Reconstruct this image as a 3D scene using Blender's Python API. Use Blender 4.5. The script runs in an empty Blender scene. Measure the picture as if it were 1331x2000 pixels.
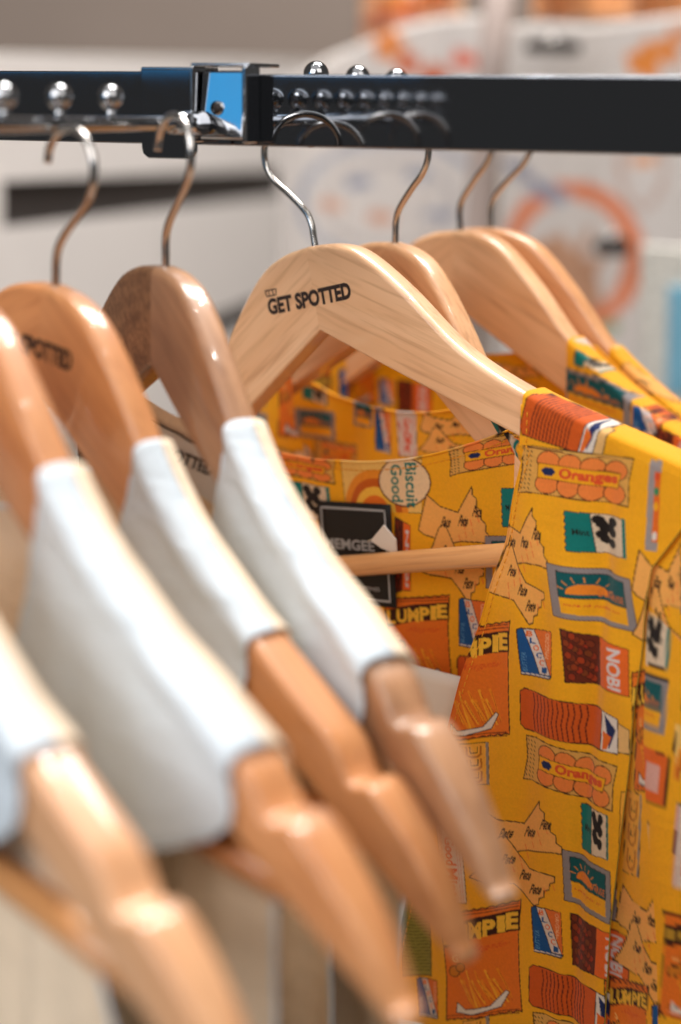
import bpy, math, random
import numpy as np
from mathutils import Matrix, Vector
random.seed(7); rng = np.random.default_rng(7)
scn = bpy.context.scene
COL = scn.collection
CM = 0.01                                   # everything below is laid out in centimetres

# ------------------------------------------------------------------ camera
F_PX, PITCH, ROLL = 3578.0, math.atan((1000 - 192) / 3578.0), math.radians(0.6)
cam_d = bpy.data.cameras.new('camera'); cam = bpy.data.objects.new('camera', cam_d); COL.objects.link(cam)
cam.matrix_world = Matrix.Rotation(math.pi / 2 - PITCH, 4, 'X') @ Matrix.Rotation(ROLL, 4, 'Z')
cam_d.sensor_fit = 'VERTICAL'; cam_d.sensor_height = 36.0; cam_d.lens = F_PX / 2000 * 36
cam_d.clip_start = 0.02; cam_d.clip_end = 50
cam_d.dof.use_dof = True; cam_d.dof.focus_distance = 0.762; cam_d.dof.aperture_fstop = 3.7
scn.camera = cam

# ------------------------------------------------------------------ world, lamps, exposure
wd = bpy.data.worlds.new('World'); scn.world = wd; wd.use_nodes = True
wd.node_tree.nodes['Background'].inputs[0].default_value = (1.0, 0.95, 0.9, 1)
wd.node_tree.nodes['Background'].inputs[1].default_value = 0.085
scn.view_settings.view_transform = 'Standard'; scn.view_settings.look = 'None'
scn.view_settings.exposure = 0.15; scn.view_settings.gamma = 1.0
scn.render.engine = 'CYCLES'
scn.cycles.use_denoising = True
scn.cycles.caustics_reflective = False; scn.cycles.caustics_refractive = False
scn.cycles.max_bounces = 7; scn.cycles.sample_clamp_indirect = 6.0

def lamp(name, loc, aim, power, size, color, shape='DISK', size_y=None):
    d = bpy.data.lights.new(name, 'AREA'); d.energy = power; d.shape = shape; d.size = size * CM; d.color = color
    if size_y: d.size_y = size_y * CM
    o = bpy.data.objects.new(name, d); COL.objects.link(o)
    o.location = [c * CM for c in loc]
    v = Vector(aim) - Vector(loc); o.rotation_euler = v.to_track_quat('-Z', 'Y').to_euler()
    return o
lamp('front_fill_lamp', (-115, -105, 98), (0, 70, -20), 37.0, 180, (1.0, 0.98, 0.97), 'RECTANGLE', 140)  # added soft fill from the front left, not an actual window
lamp('front_fill_lamp', (95, -70, 110), (5, 75, -20), 11.0, 150, (1.0, 0.94, 0.88), 'RECTANGLE', 120)  # weaker added fill from the front right, no window either
# broad soft overhead light, small ceiling spots, blue lamp left to reflect in chrome
lamp('overhead_soft_lamp', (-15, 25, 165), (0, 70, -20), 7.5, 220, (1.0, 0.98, 0.96), 'RECTANGLE', 180)
lamp('overhead_soft_lamp', (30, 170, 190), (10, 230, -20), 95.0, 120, (1.0, 0.95, 0.9), 'RECTANGLE', 100)  # added to brighten the background
for (x, y, z, p) in ((30, 70, 150, 2.6), (55, 110, 150, 2.6), (-5, 120, 150, 2.6), (75, 55, 150, 2.4), (20, 160, 155, 2.4), (-45, 80, 150, 2.4)):
    lamp('ceiling_spot_lamp', (x, y, z), (0, 75, -20), p * .5, 3.0, (1.0, 0.95, 0.9))
lamp('blue_reflection_lamp', (-188, -44, 31), (-4, 73, 0), 2.0, 90, (0.02, 0.42, 0.9), 'RECTANGLE', 50)  # unseen blue source, set so that the bracket reflects blue

# ------------------------------------------------------------------ helpers
def V(p):                                    # layout (right, up, away) -> Blender metres
    return (p[0] * CM, p[2] * CM, p[1] * CM)
def ray(px, py):
    u0, v0 = px - 665.5, py - 1000.0
    c, s = math.cos(ROLL), math.sin(ROLL)
    u, v = u0 * c + v0 * s, -u0 * s + v0 * c
    X, yc, zc = u / F_PX, -v / F_PX, 1.0
    c, s = math.cos(PITCH), math.sin(PITCH)
    return np.array([X, yc * c - zc * s, yc * s + zc * c])
def at(px, py, Z):
    r = ray(px, py); return r * (Z / r[2])
def srgb(c):
    c = np.asarray(c, float) / 255.0
    return np.where(c <= 0.04045, c / 12.92, ((c + 0.055) / 1.055) ** 2.4)

def tag(o, label=None, cat=None, group=None, kind=None):
    if label: o['label'] = label
    if cat: o['category'] = cat
    if group: o['group'] = group
    if kind: o['kind'] = kind
    return o
def empty(name, loc=(0, 0, 0), rot=(0, 0, 0)):
    o = bpy.data.objects.new(name, None); COL.objects.link(o)
    o.empty_display_size = 0.02; o.location = loc; o.rotation_euler = rot
    return o
def mesh_obj(name, verts, faces, mat, parent=None, smooth=True):
    me = bpy.data.meshes.new(name)
    me.from_pydata([tuple(v) for v in verts], [], [tuple(f) for f in faces])
    me.validate(); me.update()
    if smooth: me.polygons.foreach_set('use_smooth', [True] * len(me.polygons))
    if mat: me.materials.append(mat)
    o = bpy.data.objects.new(name, me); COL.objects.link(o)
    if parent: o.parent = parent
    return o
def grid_obj(name, P, mat, parent=None, cols=None, uv=None, close_u=False):
    """P (R,C,3) in Blender metres -> smooth quad sheet, optional per-vertex print colour"""
    R, C = P.shape[:2]
    me = bpy.data.meshes.new(name)
    me.vertices.add(R * C); me.vertices.foreach_set('co', P.astype(np.float32).ravel())
    i = np.arange(R * C).reshape(R, C)
    if close_u: i = np.concatenate([i, i[:, :1]], 1)
    q = np.stack([i[:-1, :-1], i[1:, :-1], i[1:, 1:], i[:-1, 1:]], -1).reshape(-1, 4)
    n = len(q)
    me.loops.add(n * 4); me.loops.foreach_set('vertex_index', q.astype(np.int32).ravel())
    me.polygons.add(n); me.polygons.foreach_set('loop_start', (np.arange(n) * 4).astype(np.int32))
    try: me.polygons.foreach_set('loop_total', np.full(n, 4, np.int32))
    except Exception: pass
    me.update(calc_edges=True)
    me.polygons.foreach_set('use_smooth', np.ones(n, bool))
    if cols is not None:
        a = me.color_attributes.new('print', 'FLOAT_COLOR', 'POINT')
        a.data.foreach_set('color', np.concatenate([cols, np.ones(cols.shape[:2] + (1,))], -1).astype(np.float32).ravel())
    if uv is not None:
        l = me.uv_layers.new(name='cloth')
        l.data.foreach_set('uv', uv.reshape(-1, 2)[q.ravel()].astype(np.float32).ravel())
    me.validate()
    if mat: me.materials.append(mat)
    o = bpy.data.objects.new(name, me); COL.objects.link(o)
    if parent: o.parent = parent
    return o
def tube_geo(path, rad, n=10, cap=True, flat=1.0):
    path = np.asarray(path, float); N = len(path)
    rad = np.broadcast_to(np.asarray(rad, float), (N,))
    T = np.gradient(path, axis=0); T /= np.linalg.norm(T, axis=1)[:, None]
    up = np.array([0, 0, 1.0]) if abs(T[0][2]) < .9 else np.array([0, 1.0, 0])
    vs, fs = [], []
    nrm = np.cross(T[0], up); nrm /= np.linalg.norm(nrm)
    for k in range(N):
        nrm = nrm - T[k] * (nrm @ T[k]); nrm /= np.linalg.norm(nrm)
        b = np.cross(T[k], nrm)
        for j in range(n):
            a = 2 * math.pi * j / n
            vs.append(path[k] + rad[k] * (math.cos(a) * nrm + flat * math.sin(a) * b))
    for k in range(N - 1):
        for j in range(n):
            fs.append((k * n + j, k * n + (j + 1) % n, (k + 1) * n + (j + 1) % n, (k + 1) * n + j))
    if cap:
        fs.append(tuple(range(n))[::-1]); fs.append(tuple((N - 1) * n + j for j in range(n)))
    return vs, fs
def smooth_path(pts, m=8):
    p = np.asarray(pts, float); p = np.vstack([2 * p[0] - p[1], p, 2 * p[-1] - p[-2]]); out = []
    for i in range(1, len(p) - 2):
        for t in np.linspace(0, 1, m, endpoint=False):
            a, b, c, d = p[i - 1:i + 3]
            out.append(.5 * (2 * b + (c - a) * t + (2 * a - 5 * b + 4 * c - d) * t * t + (3 * b - 3 * c + d - a) * t ** 3))
    out.append(p[-2]); return np.array(out)
def tube(name, path, rad, mat, parent=None, n=10, **k):
    v, f = tube_geo(path, rad, n, **k); return mesh_obj(name, v, f, mat, parent)
def ball_geo(c, r, nu=20, nv=12):
    vs = [(c[0], c[1], c[2] + r)]; fs = []
    for i in range(1, nv):
        for j in range(nu):
            t, p = math.pi * i / nv, 2 * math.pi * j / nu
            vs.append((c[0] + r * math.sin(t) * math.cos(p), c[1] + r * math.sin(t) * math.sin(p), c[2] + r * math.cos(t)))
    vs.append((c[0], c[1], c[2] - r)); L = len(vs) - 1
    for j in range(nu):
        fs.append((0, 1 + j, 1 + (j + 1) % nu)); fs.append((L, L - nu + (j + 1) % nu, L - nu + j))
    for i in range(nv - 2):
        for j in range(nu):
            a = 1 + i * nu; fs.append((a + j, a + nu + j, a + nu + (j + 1) % nu, a + (j + 1) % nu))
    return vs, fs
def prism_obj(name, poly, depth, frame, mat, parent=None, bevel=0.0, seg=2):
    """poly: 2D outline (u,w) extruded by depth along frame n; frame = (origin, eu, ew, en) in Blender metres"""
    o0, eu, ew, en = [np.asarray(x, float) for x in frame]
    n = len(poly); vs = []
    for d in (0, depth):
        for (u, w) in poly: vs.append(o0 + (eu * u + ew * w + en * d) * CM)
    fs = [tuple(range(n)), tuple(range(2 * n - 1, n - 1, -1))]
    for i in range(n): fs.append((i, i + n, (i + 1) % n + n, (i + 1) % n))
    o = mesh_obj(name, vs, fs, mat, parent, smooth=False)
    import bmesh
    bm = bmesh.new(); bm.from_mesh(o.data); bmesh.ops.recalc_face_normals(bm, faces=bm.faces[:])
    if bevel > 0:
        bmesh.ops.bevel(bm, geom=bm.edges[:], offset=bevel * CM, segments=seg, profile=.5, affect='EDGES')
        for f in bm.faces: f.smooth = True
    bm.to_mesh(o.data); bm.free(); 
    if bevel > 0:
        md = o.modifiers.new('wn', 'WEIGHTED_NORMAL'); md.keep_sharp = False
    return o
def boxpoly(u0, u1, w0, w1, r=0, k=4):
    if r <= 0: return [(u0, w0), (u1, w0), (u1, w1), (u0, w1)]
    out = []
    for cx, cy, a0 in ((u1 - r, w1 - r, 0), (u0 + r, w1 - r, 90), (u0 + r, w0 + r, 180), (u1 - r, w0 + r, 270)):
        for i in range(k + 1):
            a = math.radians(a0 + 90 * i / k); out.append((cx + r * math.cos(a), cy + r * math.sin(a)))
    return out

# ------------------------------------------------------------------ materials
def new_mat(name):
    m = bpy.data.materials.new(name); m.use_nodes = True
    return m, m.node_tree.nodes, m.node_tree.links, m.node_tree.nodes['Principled BSDF']
def mat_plain(name, col, rough=.6, metal=0, noise=0.08, nscale=20, bump=0, coat=0):
    m, N, L, b = new_mat(name)
    b.inputs['Roughness'].default_value = rough; b.inputs['Metallic'].default_value = metal
    b.inputs['Coat Weight'].default_value = coat
    c = srgb(col)
    tc = N.new('ShaderNodeTexCoord'); nz = N.new('ShaderNodeTexNoise'); nz.inputs['Scale'].default_value = nscale; nz.inputs['Detail'].default_value = 5
    L.new(tc.outputs['Object'], nz.inputs['Vector'])
    rp = N.new('ShaderNodeValToRGB'); rp.color_ramp.elements[0].position = .3; rp.color_ramp.elements[1].position = .7
    rp.color_ramp.elements[0].color = (*(c * (1 - noise)), 1); rp.color_ramp.elements[1].color = (*np.clip(c * (1 + noise), 0, 1), 1)
    L.new(nz.outputs['Fac'], rp.inputs['Fac']); L.new(rp.outputs['Color'], b.inputs['Base Color'])
    if bump:
        bp = N.new('ShaderNodeBump'); bp.inputs['Strength'].default_value = bump; bp.inputs['Distance'].default_value = .0005
        L.new(nz.outputs['Fac'], bp.inputs['Height']); L.new(bp.outputs['Normal'], b.inputs['Normal'])
    return m
def mat_chrome(name, col=(.62, .63, .65), rough=.06):
    m, N, L, b = new_mat(name)
    b.inputs['Metallic'].default_value = 1; b.inputs['Base Color'].default_value = (*col, 1)
    tc = N.new('ShaderNodeTexCoord'); nz = N.new('ShaderNodeTexNoise'); nz.inputs['Scale'].default_value = 140; nz.inputs['Detail'].default_value = 6
    mr = N.new('ShaderNodeMapRange'); mr.inputs['To Min'].default_value = rough * .6; mr.inputs['To Max'].default_value = rough * 1.6
    L.new(tc.outputs['Object'], nz.inputs['Vector']); L.new(nz.outputs['Fac'], mr.inputs['Value']); L.new(mr.outputs['Result'], b.inputs['Roughness'])
    return m
def mat_wood(name, ang, light, dark, fleck=0.0):
    m, N, L, b = new_mat(name)
    tc = N.new('ShaderNodeTexCoord')
    mp0 = N.new('ShaderNodeMapping'); mp0.inputs['Rotation'].default_value = (0, ang, 0)
    L.new(tc.outputs['Object'], mp0.inputs['Vector'])
    oi = N.new('ShaderNodeObjectInfo')
    ad = N.new('ShaderNodeVectorMath'); ad.operation = 'ADD'
    cb = N.new('ShaderNodeCombineXYZ'); mu = N.new('ShaderNodeMath'); mu.operation = 'MULTIPLY'; mu.inputs[1].default_value = 3.0
    L.new(oi.outputs['Random'], mu.inputs[0]); L.new(mu.outputs[0], cb.inputs[0]); L.new(mu.outputs[0], cb.inputs[2])
    L.new(mp0.outputs['Vector'], ad.inputs[0]); L.new(cb.outputs[0], ad.inputs[1])
    def nz(scale, sc, det=4, dist=0):
        mp = N.new('ShaderNodeMapping'); mp.inputs['Scale'].default_value = scale
        n = N.new('ShaderNodeTexNoise'); n.inputs['Scale'].default_value = sc; n.inputs['Detail'].default_value = det; n.inputs['Distortion'].default_value = dist
        L.new(ad.outputs[0], mp.inputs['Vector']); L.new(mp.outputs['Vector'], n.inputs['Vector']); return n
    broad = nz((6, 60, 40), 1.0, 3, .6)
    fine = nz((22, 500, 420), 1.0, 5, .3)
    rp = N.new('ShaderNodeValToRGB'); rp.color_ramp.elements[0].position = .33; rp.color_ramp.elements[1].position = .68
    rp.color_ramp.elements[0].color = (*srgb(dark), 1); rp.color_ramp.elements[1].color = (*srgb(light), 1)
    L.new(broad.outputs['Fac'], rp.inputs['Fac'])
    r2 = N.new('ShaderNodeValToRGB'); r2.color_ramp.elements[0].position = .30; r2.color_ramp.elements[1].position = .52
    r2.color_ramp.elements[0].color = (.62, .52, .45, 1); r2.color_ramp.elements[1].color = (1, 1, 1, 1)
    L.new(fine.outputs['Fac'], r2.inputs['Fac'])
    mx = N.new('ShaderNodeMixRGB'); mx.blend_type = 'MULTIPLY'; mx.inputs[0].default_value = .55
    L.new(rp.outputs['Color'], mx.inputs[1]); L.new(r2.outputs['Color'], mx.inputs[2])
    last = mx
    if fleck:
        fl = nz((900, 400, 260), 1.0, 2, 1.2)
        r3 = N.new('ShaderNodeValToRGB'); r3.color_ramp.elements[0].position = .42; r3.color_ramp.elements[1].position = .58
        r3.color_ramp.elements[0].color = (.38, .3, .25, 1); r3.color_ramp.elements[1].color = (1, 1, 1, 1)
        L.new(fl.outputs['Fac'], r3.inputs['Fac'])
        m3 = N.new('ShaderNodeMixRGB'); m3.blend_type = 'MULTIPLY'; m3.inputs[0].default_value = fleck
        L.new(mx.outputs[0], m3.inputs[1]); L.new(r3.outputs['Color'], m3.inputs[2]); last = m3
    m4 = N.new('ShaderNodeMixRGB'); m4.blend_type = 'MULTIPLY'; m4.inputs[0].default_value = 1
    L.new(last.outputs[0], m4.inputs[1]); L.new(oi.outputs['Color'], m4.inputs[2])
    L.new(m4.outputs[0], b.inputs['Base Color'])
    b.inputs['Roughness'].default_value = .42
    b.inputs['Coat Weight'].default_value = .75; b.inputs['Coat Roughness'].default_value = .08
    bp = N.new('ShaderNodeBump'); bp.inputs['Strength'].default_value = .12; bp.inputs['Distance'].default_value = .0004
    L.new(fine.outputs['Fac'], bp.inputs['Height']); L.new(bp.outputs['Normal'], b.inputs['Normal'])
    return m
def mat_print(name, thread=16.0, bump=.35, trans=.12):
    m, N, L, b = new_mat(name)
    at_ = N.new('ShaderNodeVertexColor'); at_.layer_name = 'print'
    tc = N.new('ShaderNodeTexCoord'); nz = N.new('ShaderNodeTexNoise'); nz.inputs['Scale'].default_value = 900; nz.inputs['Detail'].default_value = 3
    L.new(tc.outputs['Object'], nz.inputs['Vector'])
    mr = N.new('ShaderNodeMapRange'); mr.inputs['To Min'].default_value = .86; mr.inputs['To Max'].default_value = 1.1
    L.new(nz.outputs['Fac'], mr.inputs['Value'])
    mx = N.new('ShaderNodeMixRGB'); mx.blend_type = 'MULTIPLY'; mx.inputs[0].default_value = 1
    L.new(at_.outputs['Color'], mx.inputs[1]); L.new(mr.outputs['Result'], mx.inputs[2]); L.new(mx.outputs[0], b.inputs['Base Color'])
    b.inputs['Roughness'].default_value = .85; b.inputs['Sheen Weight'].default_value = .15; b.inputs['Specular IOR Level'].default_value = .25
    hs = []
    for d in ('X', 'Y'):
        w = N.new('ShaderNodeTexWave'); w.bands_direction = d; w.inputs['Scale'].default_value = thread / 2; w.inputs['Distortion'].default_value = .6; w.inputs['Detail'].default_value = 1
        L.new(tc.outputs['UV'], w.inputs['Vector']); hs.append(w)
    mn = N.new('ShaderNodeMath'); mn.operation = 'ADD'; L.new(hs[0].outputs['Fac'], mn.inputs[0]); L.new(hs[1].outputs['Fac'], mn.inputs[1])
    bp = N.new('ShaderNodeBump'); bp.inputs['Strength'].default_value = bump; bp.inputs['Distance'].default_value = .0003
    L.new(mn.outputs[0], bp.inputs['Height']); L.new(bp.outputs['Normal'], b.inputs['Normal'])
    tr = N.new('ShaderNodeBsdfTranslucent'); L.new(mx.outputs[0], tr.inputs['Color'])
    ms = N.new('ShaderNodeMixShader'); ms.inputs[0].default_value = trans
    out = N['Material Output']; L.new(b.outputs[0], ms.inputs[1]); L.new(tr.outputs[0], ms.inputs[2]); L.new(ms.outputs[0], out.inputs['Surface'])
    return m
def add_wrinkles(m, scale=26, strength=.5, dist=.004):
    N, L = m.node_tree.nodes, m.node_tree.links; b = N['Principled BSDF']
    tc = N.new('ShaderNodeTexCoord'); mp = N.new('ShaderNodeMapping'); mp.inputs['Scale'].default_value = (1, 1, 2.2); mp.inputs['Rotation'].default_value = (0, .55, .3)
    nz = N.new('ShaderNodeTexNoise'); nz.inputs['Scale'].default_value = scale; nz.inputs['Detail'].default_value = 3; nz.inputs['Distortion'].default_value = .8
    bp = N.new('ShaderNodeBump'); bp.inputs['Strength'].default_value = strength; bp.inputs['Distance'].default_value = dist
    L.new(tc.outputs['Object'], mp.inputs['Vector']); L.new(mp.outputs['Vector'], nz.inputs['Vector']); L.new(nz.outputs['Fac'], bp.inputs['Height'])
    if b.inputs['Normal'].is_linked: L.new(b.inputs['Normal'].links[0].from_socket, bp.inputs['Normal'])
    L.new(bp.outputs['Normal'], b.inputs['Normal'])
M = {}
M['chrome'] = mat_chrome('chrome', (.42, .43, .45), .09)
M['steel'] = mat_chrome('hook_steel', (.6, .57, .54), .16)
M['rail'] = mat_chrome('rail_chrome', (.20, .215, .24), .035)
M['wood_r'] = mat_wood('varnished_wood_right', -.50, (240, 199, 160), (224, 174, 130))
M['wood_l'] = mat_wood('varnished_wood_left', .50, (240, 197, 157), (222, 171, 126))
M['wood_dr'] = mat_wood('shaded_brown_wood_right', -.50, (196, 146, 106), (146, 104, 74))  # darker veneer, with the shade on the face also put into the colour
M['wood_dl'] = mat_wood('shaded_brown_wood_left', .50, (176, 128, 88), (122, 84, 54), fleck=.75)  # brown flecked grain, darkened further to stand in for shade
M['wood_bar'] = mat_wood('bar_wood', 0, (232, 178, 120), (212, 150, 92))
M['ink'] = mat_plain('burnt_ink', (38, 22, 14), .7)
M['print'] = mat_print('printed_cotton', trans=.22); add_wrinkles(M['print'], 34, .35, .003)
M['white'] = mat_plain('white_cotton', (203, 213, 221), .9, noise=.03, nscale=600, bump=.25)
M['shaded_cream'] = mat_plain('shaded_cream_cotton', (238, 216, 188), .9, noise=.04, nscale=500, bump=.25)  # off-white cotton; warm shade of the inside put into the colour
add_wrinkles(M['white']); add_wrinkles(M['shaded_cream'])
M['paper'] = mat_plain('paper', (232, 228, 224), .7, noise=.02)
M['label_black'] = mat_plain('black_label', (14, 13, 14), .7, noise=.3, nscale=900)
M['label_grey'] = mat_plain('label_thread', (168, 172, 178), .8)
M['label_white'] = mat_plain('label_satin', (214, 210, 206), .6)
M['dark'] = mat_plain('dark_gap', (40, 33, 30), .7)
M['cabinet'] = mat_plain('white_laminate', (226, 222, 220), .45, noise=.02)
M['wall'] = mat_plain('taupe_wall', (124, 112, 104), .9, noise=.05, nscale=3)
M['thread'] = mat_plain('nylon_thread', (225, 215, 190), .3)

# ------------------------------------------------------------------ hanger shape (fitted)
T = 1.22; SLOPE = .5765; PHI0, KAP = .0524, -.0089; LEN = 22.0
HK = [(0, 3.70), (1.5, 4.40), (3, 4.62), (5, 3.92), (7.5, 2.55), (10.5, 2.02), (13.5, 2.05), (17, 2.15), (21.5, 2.2)]
S = np.linspace(0, LEN, 86)
hk = smooth_path(HK, 20); Hs = np.interp(S, hk[:, 0], hk[:, 1])
ang = PHI0 + KAP * S; ds = S[1] - S[0]
AX = np.concatenate([[0], np.cumsum(np.cos((ang[1:] + ang[:-1]) / 2) * ds)])
AY = np.concatenate([[0], np.cumsum(np.sin((ang[1:] + ang[:-1]) / 2) * ds)])
ZB = -3.70 - SLOPE * S; ZT = ZB + Hs
NX, NY = -np.sin(ang), np.cos(ang)
# strap notch in the top edge and rounded tip
ZTn = ZT - .66 * np.exp(-((S - 17.4) / .5) ** 2)
tipk = np.clip((S - (LEN - 3.9)) / 3.9, 0, 1); shrink = np.clip(1 - tipk ** 2.0, .06, 1) ** .7
ZBn = ZB - .25 * tipk ** 2; ZTn = ZBn + (ZTn - ZB) * shrink
def arm_xyz(s, off, z):                     # off: distance in front of the front face; local right arm
    x = np.interp(s, S, AX); y = np.interp(s, S, AY); nx = np.interp(s, S, NX); ny = np.interp(s, S, NY)
    return np.stack([x + nx * off, y + ny * off, z], -1)
FL = np.clip((S - 6) / 9, 0, 1); FL = FL * FL * (3 - 2 * FL); TT = T * (1 + .34 * FL)
def section(k, grow=0.0):
    """rounded-rectangle cross-section at sample k: list of (off, z)"""
    t = TT[k] * (1 - .4 * tipk[k] ** 2); z0, z1 = ZBn[k], ZTn[k]; o0, o1 = -T / 2 - t / 2 - grow, -T / 2 + t / 2 + grow
    z0 -= grow; z1 += grow
    rt, rb = min(.34 - .12 * FL[k], (z1 - z0) * .45), min(.14, (z1 - z0) * .45); out = []
    for cx, cz, r, a0 in ((o1 - rt, z1 - rt, rt, 0), (o0 + rt, z1 - rt, rt, 90), (o0 + rb, z0 + rb, rb, 180), (o1 - rb, z0 + rb, rb, 270)):
        for i in range(6):
            a = math.radians(a0 + 18 * i); out.append((cx + r * math.cos(a), cz + r * math.sin(a)))
    return out
def loc2bl(p, side=1):                      # hanger-local (right, front, up) -> Blender local
    p = np.asarray(p, float); q = np.stack([p[..., 0] * side, -p[..., 1], p[..., 2]], -1); return q * CM
def half_geo(side):
    vs, fs = [], []; n = 24
    for k in range(len(S)):
        for off, z in section(k): vs.append(loc2bl(arm_xyz(S[k], off, np.array(z)) if k else np.array([0, off, z]), side))
    for k in range(len(S) - 1):
        for j in range(n):
            q = (k * n + j, k * n + (j + 1) % n, (k + 1) * n + (j + 1) % n, (k + 1) * n + j)
            fs.append(q if side > 0 else q[::-1])
    fs.append(tuple((len(S) - 1) * n + j for j in range(n))[::-1])
    return vs, fs

def text_tris(body, offset=0.0, _c={}):
    key = (body, offset)
    if key in _c: return _c[key]
    cu = bpy.data.curves.new('lettering', 'FONT'); cu.body = body; cu.offset = offset; cu.resolution_u = 3
    o = bpy.data.objects.new('lettering', cu); COL.objects.link(o)
    dg = bpy.context.evaluated_depsgraph_get(); dg.update()
    me = o.evaluated_get(dg).to_mesh(); me.calc_loop_triangles()
    co = np.array([v.co[:2] for v in me.vertices]); tr = np.array([t.vertices[:] for t in me.loop_triangles])
    t = co[tr]; o.evaluated_get(dg).to_mesh_clear()
    bpy.data.objects.remove(o); bpy.data.curves.remove(cu)
    lo, hi = t.reshape(-1, 2).min(0), t.reshape(-1, 2).max(0)
    _c[key] = (t, lo, hi); return _c[key]
def split_tris(t, mx):                       # subdivide triangles so that they can bend
    out = []; st = list(t)
    while st:
        a, b, c = st.pop()
        e = [np.hypot(*(b - a)), np.hypot(*(c - b)), np.hypot(*(a - c))]; k = int(np.argmax(e))
        if e[k] < mx: out.append((a, b, c)); continue
        if k == 0: m = (a + b) / 2; st += [(a, m, c), (m, b, c)]
        elif k == 1: m = (b + c) / 2; st += [(a, b, m), (a, m, c)]
        else: m = (c + a) / 2; st += [(a, b, m), (m, b, c)]
    return np.array(out)
def flat_text(name, body, fn, mat, parent, w, h, offset=.02, extra=None, mx=.5):
    """lettering mapped by fn(u,v): u 0..w, v 0..h -> Blender coords"""
    t, lo, hi = text_tris(body, offset)
    t = (t - lo) / (hi - lo) * np.array([w, h])
    if extra is not None: t = np.concatenate([t, extra])
    t = split_tris(t, mx).reshape(-1, 2)
    vs = fn(t[:, 0], t[:, 1]); fs = np.arange(len(t)).reshape(-1, 3)
    return mesh_obj(name, vs, fs, mat, parent, smooth=False)

half_R = half_geo(1); half_L = half_geo(-1)
mesh_cache = {}
HOOK = smooth_path([(0, -.6), (0, .3), (0, .95), (.22, 1.55), (1.0, 2.45), (1.75, 3.2), (2.1, 3.95), (2.0, 4.75), (1.45, 5.35), (.65, 5.55), (-.15, 5.3), (-.62, 4.75), (-.75, 4.2)], 6)
def make_hanger(pose, label, tint=(1, 1, 1), mats=('wood_r', 'wood_l'), hook_side=1, text=False, hook_scale=1.0):
    root = empty('wooden_hanger', V((pose['X'], pose['Y'], pose['Z'])), (0, -pose['roll'], -pose['yaw']))
    tag(root, label, 'hanger', 'wooden clothes hangers')
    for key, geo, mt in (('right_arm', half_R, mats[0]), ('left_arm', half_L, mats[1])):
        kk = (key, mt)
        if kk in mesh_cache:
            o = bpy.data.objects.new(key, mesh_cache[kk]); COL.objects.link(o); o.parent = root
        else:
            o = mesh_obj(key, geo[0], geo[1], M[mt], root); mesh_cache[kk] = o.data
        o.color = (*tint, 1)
    kk = ('hook', hook_side)
    if kk in mesh_cache:
        o = bpy.data.objects.new('hook', mesh_cache[kk]); COL.objects.link(o); o.parent = root
    else:
        path = np.stack([HOOK[:, 0] * hook_side, np.full(len(HOOK), T / 2), HOOK[:, 1]], 1) * CM
        o = tube('hook', path, .15 * CM, M['steel'], root, 12); mesh_cache[kk] = o.data
    if 'bar' in mesh_cache:
        o = bpy.data.objects.new('trouser_bar', mesh_cache['bar']); COL.objects.link(o); o.parent = root
    else:
        e = arm_xyz(17.6, -T / 2, np.array(np.interp(17.6, S, ZB) - .42))
        xs = np.linspace(-1, 1, 9)
        path = np.stack([xs * e[0], np.full(9, -e[1]), np.full(9, e[2])], 1) * CM
        o = tube('trouser_bar', path, .5 * CM, M['wood_bar'], root, 18); mesh_cache['bar'] = o.data
    o.color = (*tint, 1)
    if text:
        crown = []
        for a, b in (((0.05, .84), (.60, .84)), ((.05, .84), (.0, 1.1)), ((.6, .84), (.65, 1.1)), ((.2, .86), (.22, 1.12)), ((.45, .86), (.43, 1.12)), ((0, 1.1), (.65, 1.1))):
            a, b = np.array(a), np.array(b); d = (b - a) / np.hypot(*(b - a)); n = np.array([-d[1], d[0]]) * .028
            crown += [(a - n, b - n, b + n), (a - n, b + n, a + n)]
        def fn(u, v):
            x = u - 2.72; z = v - 2.62
            q = arm_xyz(np.abs(x), .012, z); q[:, 0] = np.abs(x)
            q = loc2bl(q); q[:, 0] *= np.sign(x); return q
        flat_text('lettering', 'GET SPOTTED', fn, M['ink'], root, 4.95, .74, .05, np.array(crown))
    return root
HP = {
 'h3': dict(X=-1.634, Y=-6.308, Z=80.30, yaw=.7096, roll=.2291),
 'h2': dict(X=-7.164, Y=-6.189, Z=68.58, yaw=1.035, roll=-.0336),
 'h1': dict(X=-10.62, Y=-6.55, Z=64.6, yaw=.84, roll=-.10),
 'h0': dict(X=-12.89, Y=-6.27, Z=58.77, yaw=.8966, roll=-.0096),
 'hm': dict(X=-16.14, Y=-6.259, Z=54.05, yaw=.8871, roll=-.055),
 'h4': dict(X=1.852, Y=-6.324, Z=83.06, yaw=.9411, roll=-.0364),
 'h5': dict(X=5.376, Y=-6.322, Z=91.57, yaw=.75, roll=.057),
 'h6': dict(X=7.044, Y=-6.262, Z=92.63, yaw=.60, roll=-.01)}
HANG = {}
HANG['h3'] = make_hanger(HP['h3'], 'pale wooden hanger stamped with black capital lettering, in sharp focus', (1.0, .97, .93), hook_side=-1, text=True)
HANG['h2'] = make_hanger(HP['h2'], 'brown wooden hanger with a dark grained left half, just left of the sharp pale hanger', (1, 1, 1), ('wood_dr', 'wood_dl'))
HANG['h1'] = make_hanger(HP['h1'], 'blurred orange-brown hanger with faint dark lettering near the left edge', (.80, .56, .36), text=True)  # tint darkened to stand in for the shadowed front face
HANG['h0'] = make_hanger(HP['h0'], 'strongly blurred hanger whose glossy edge enters at the left picture edge', (.78, .55, .37))  # darker tint here too puts face shade into the wood colour
HANG['hm'] = make_hanger(HP['hm'], 'most blurred hanger of all, its pale arm tip in the lower left', (.88, .74, .63))
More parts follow.
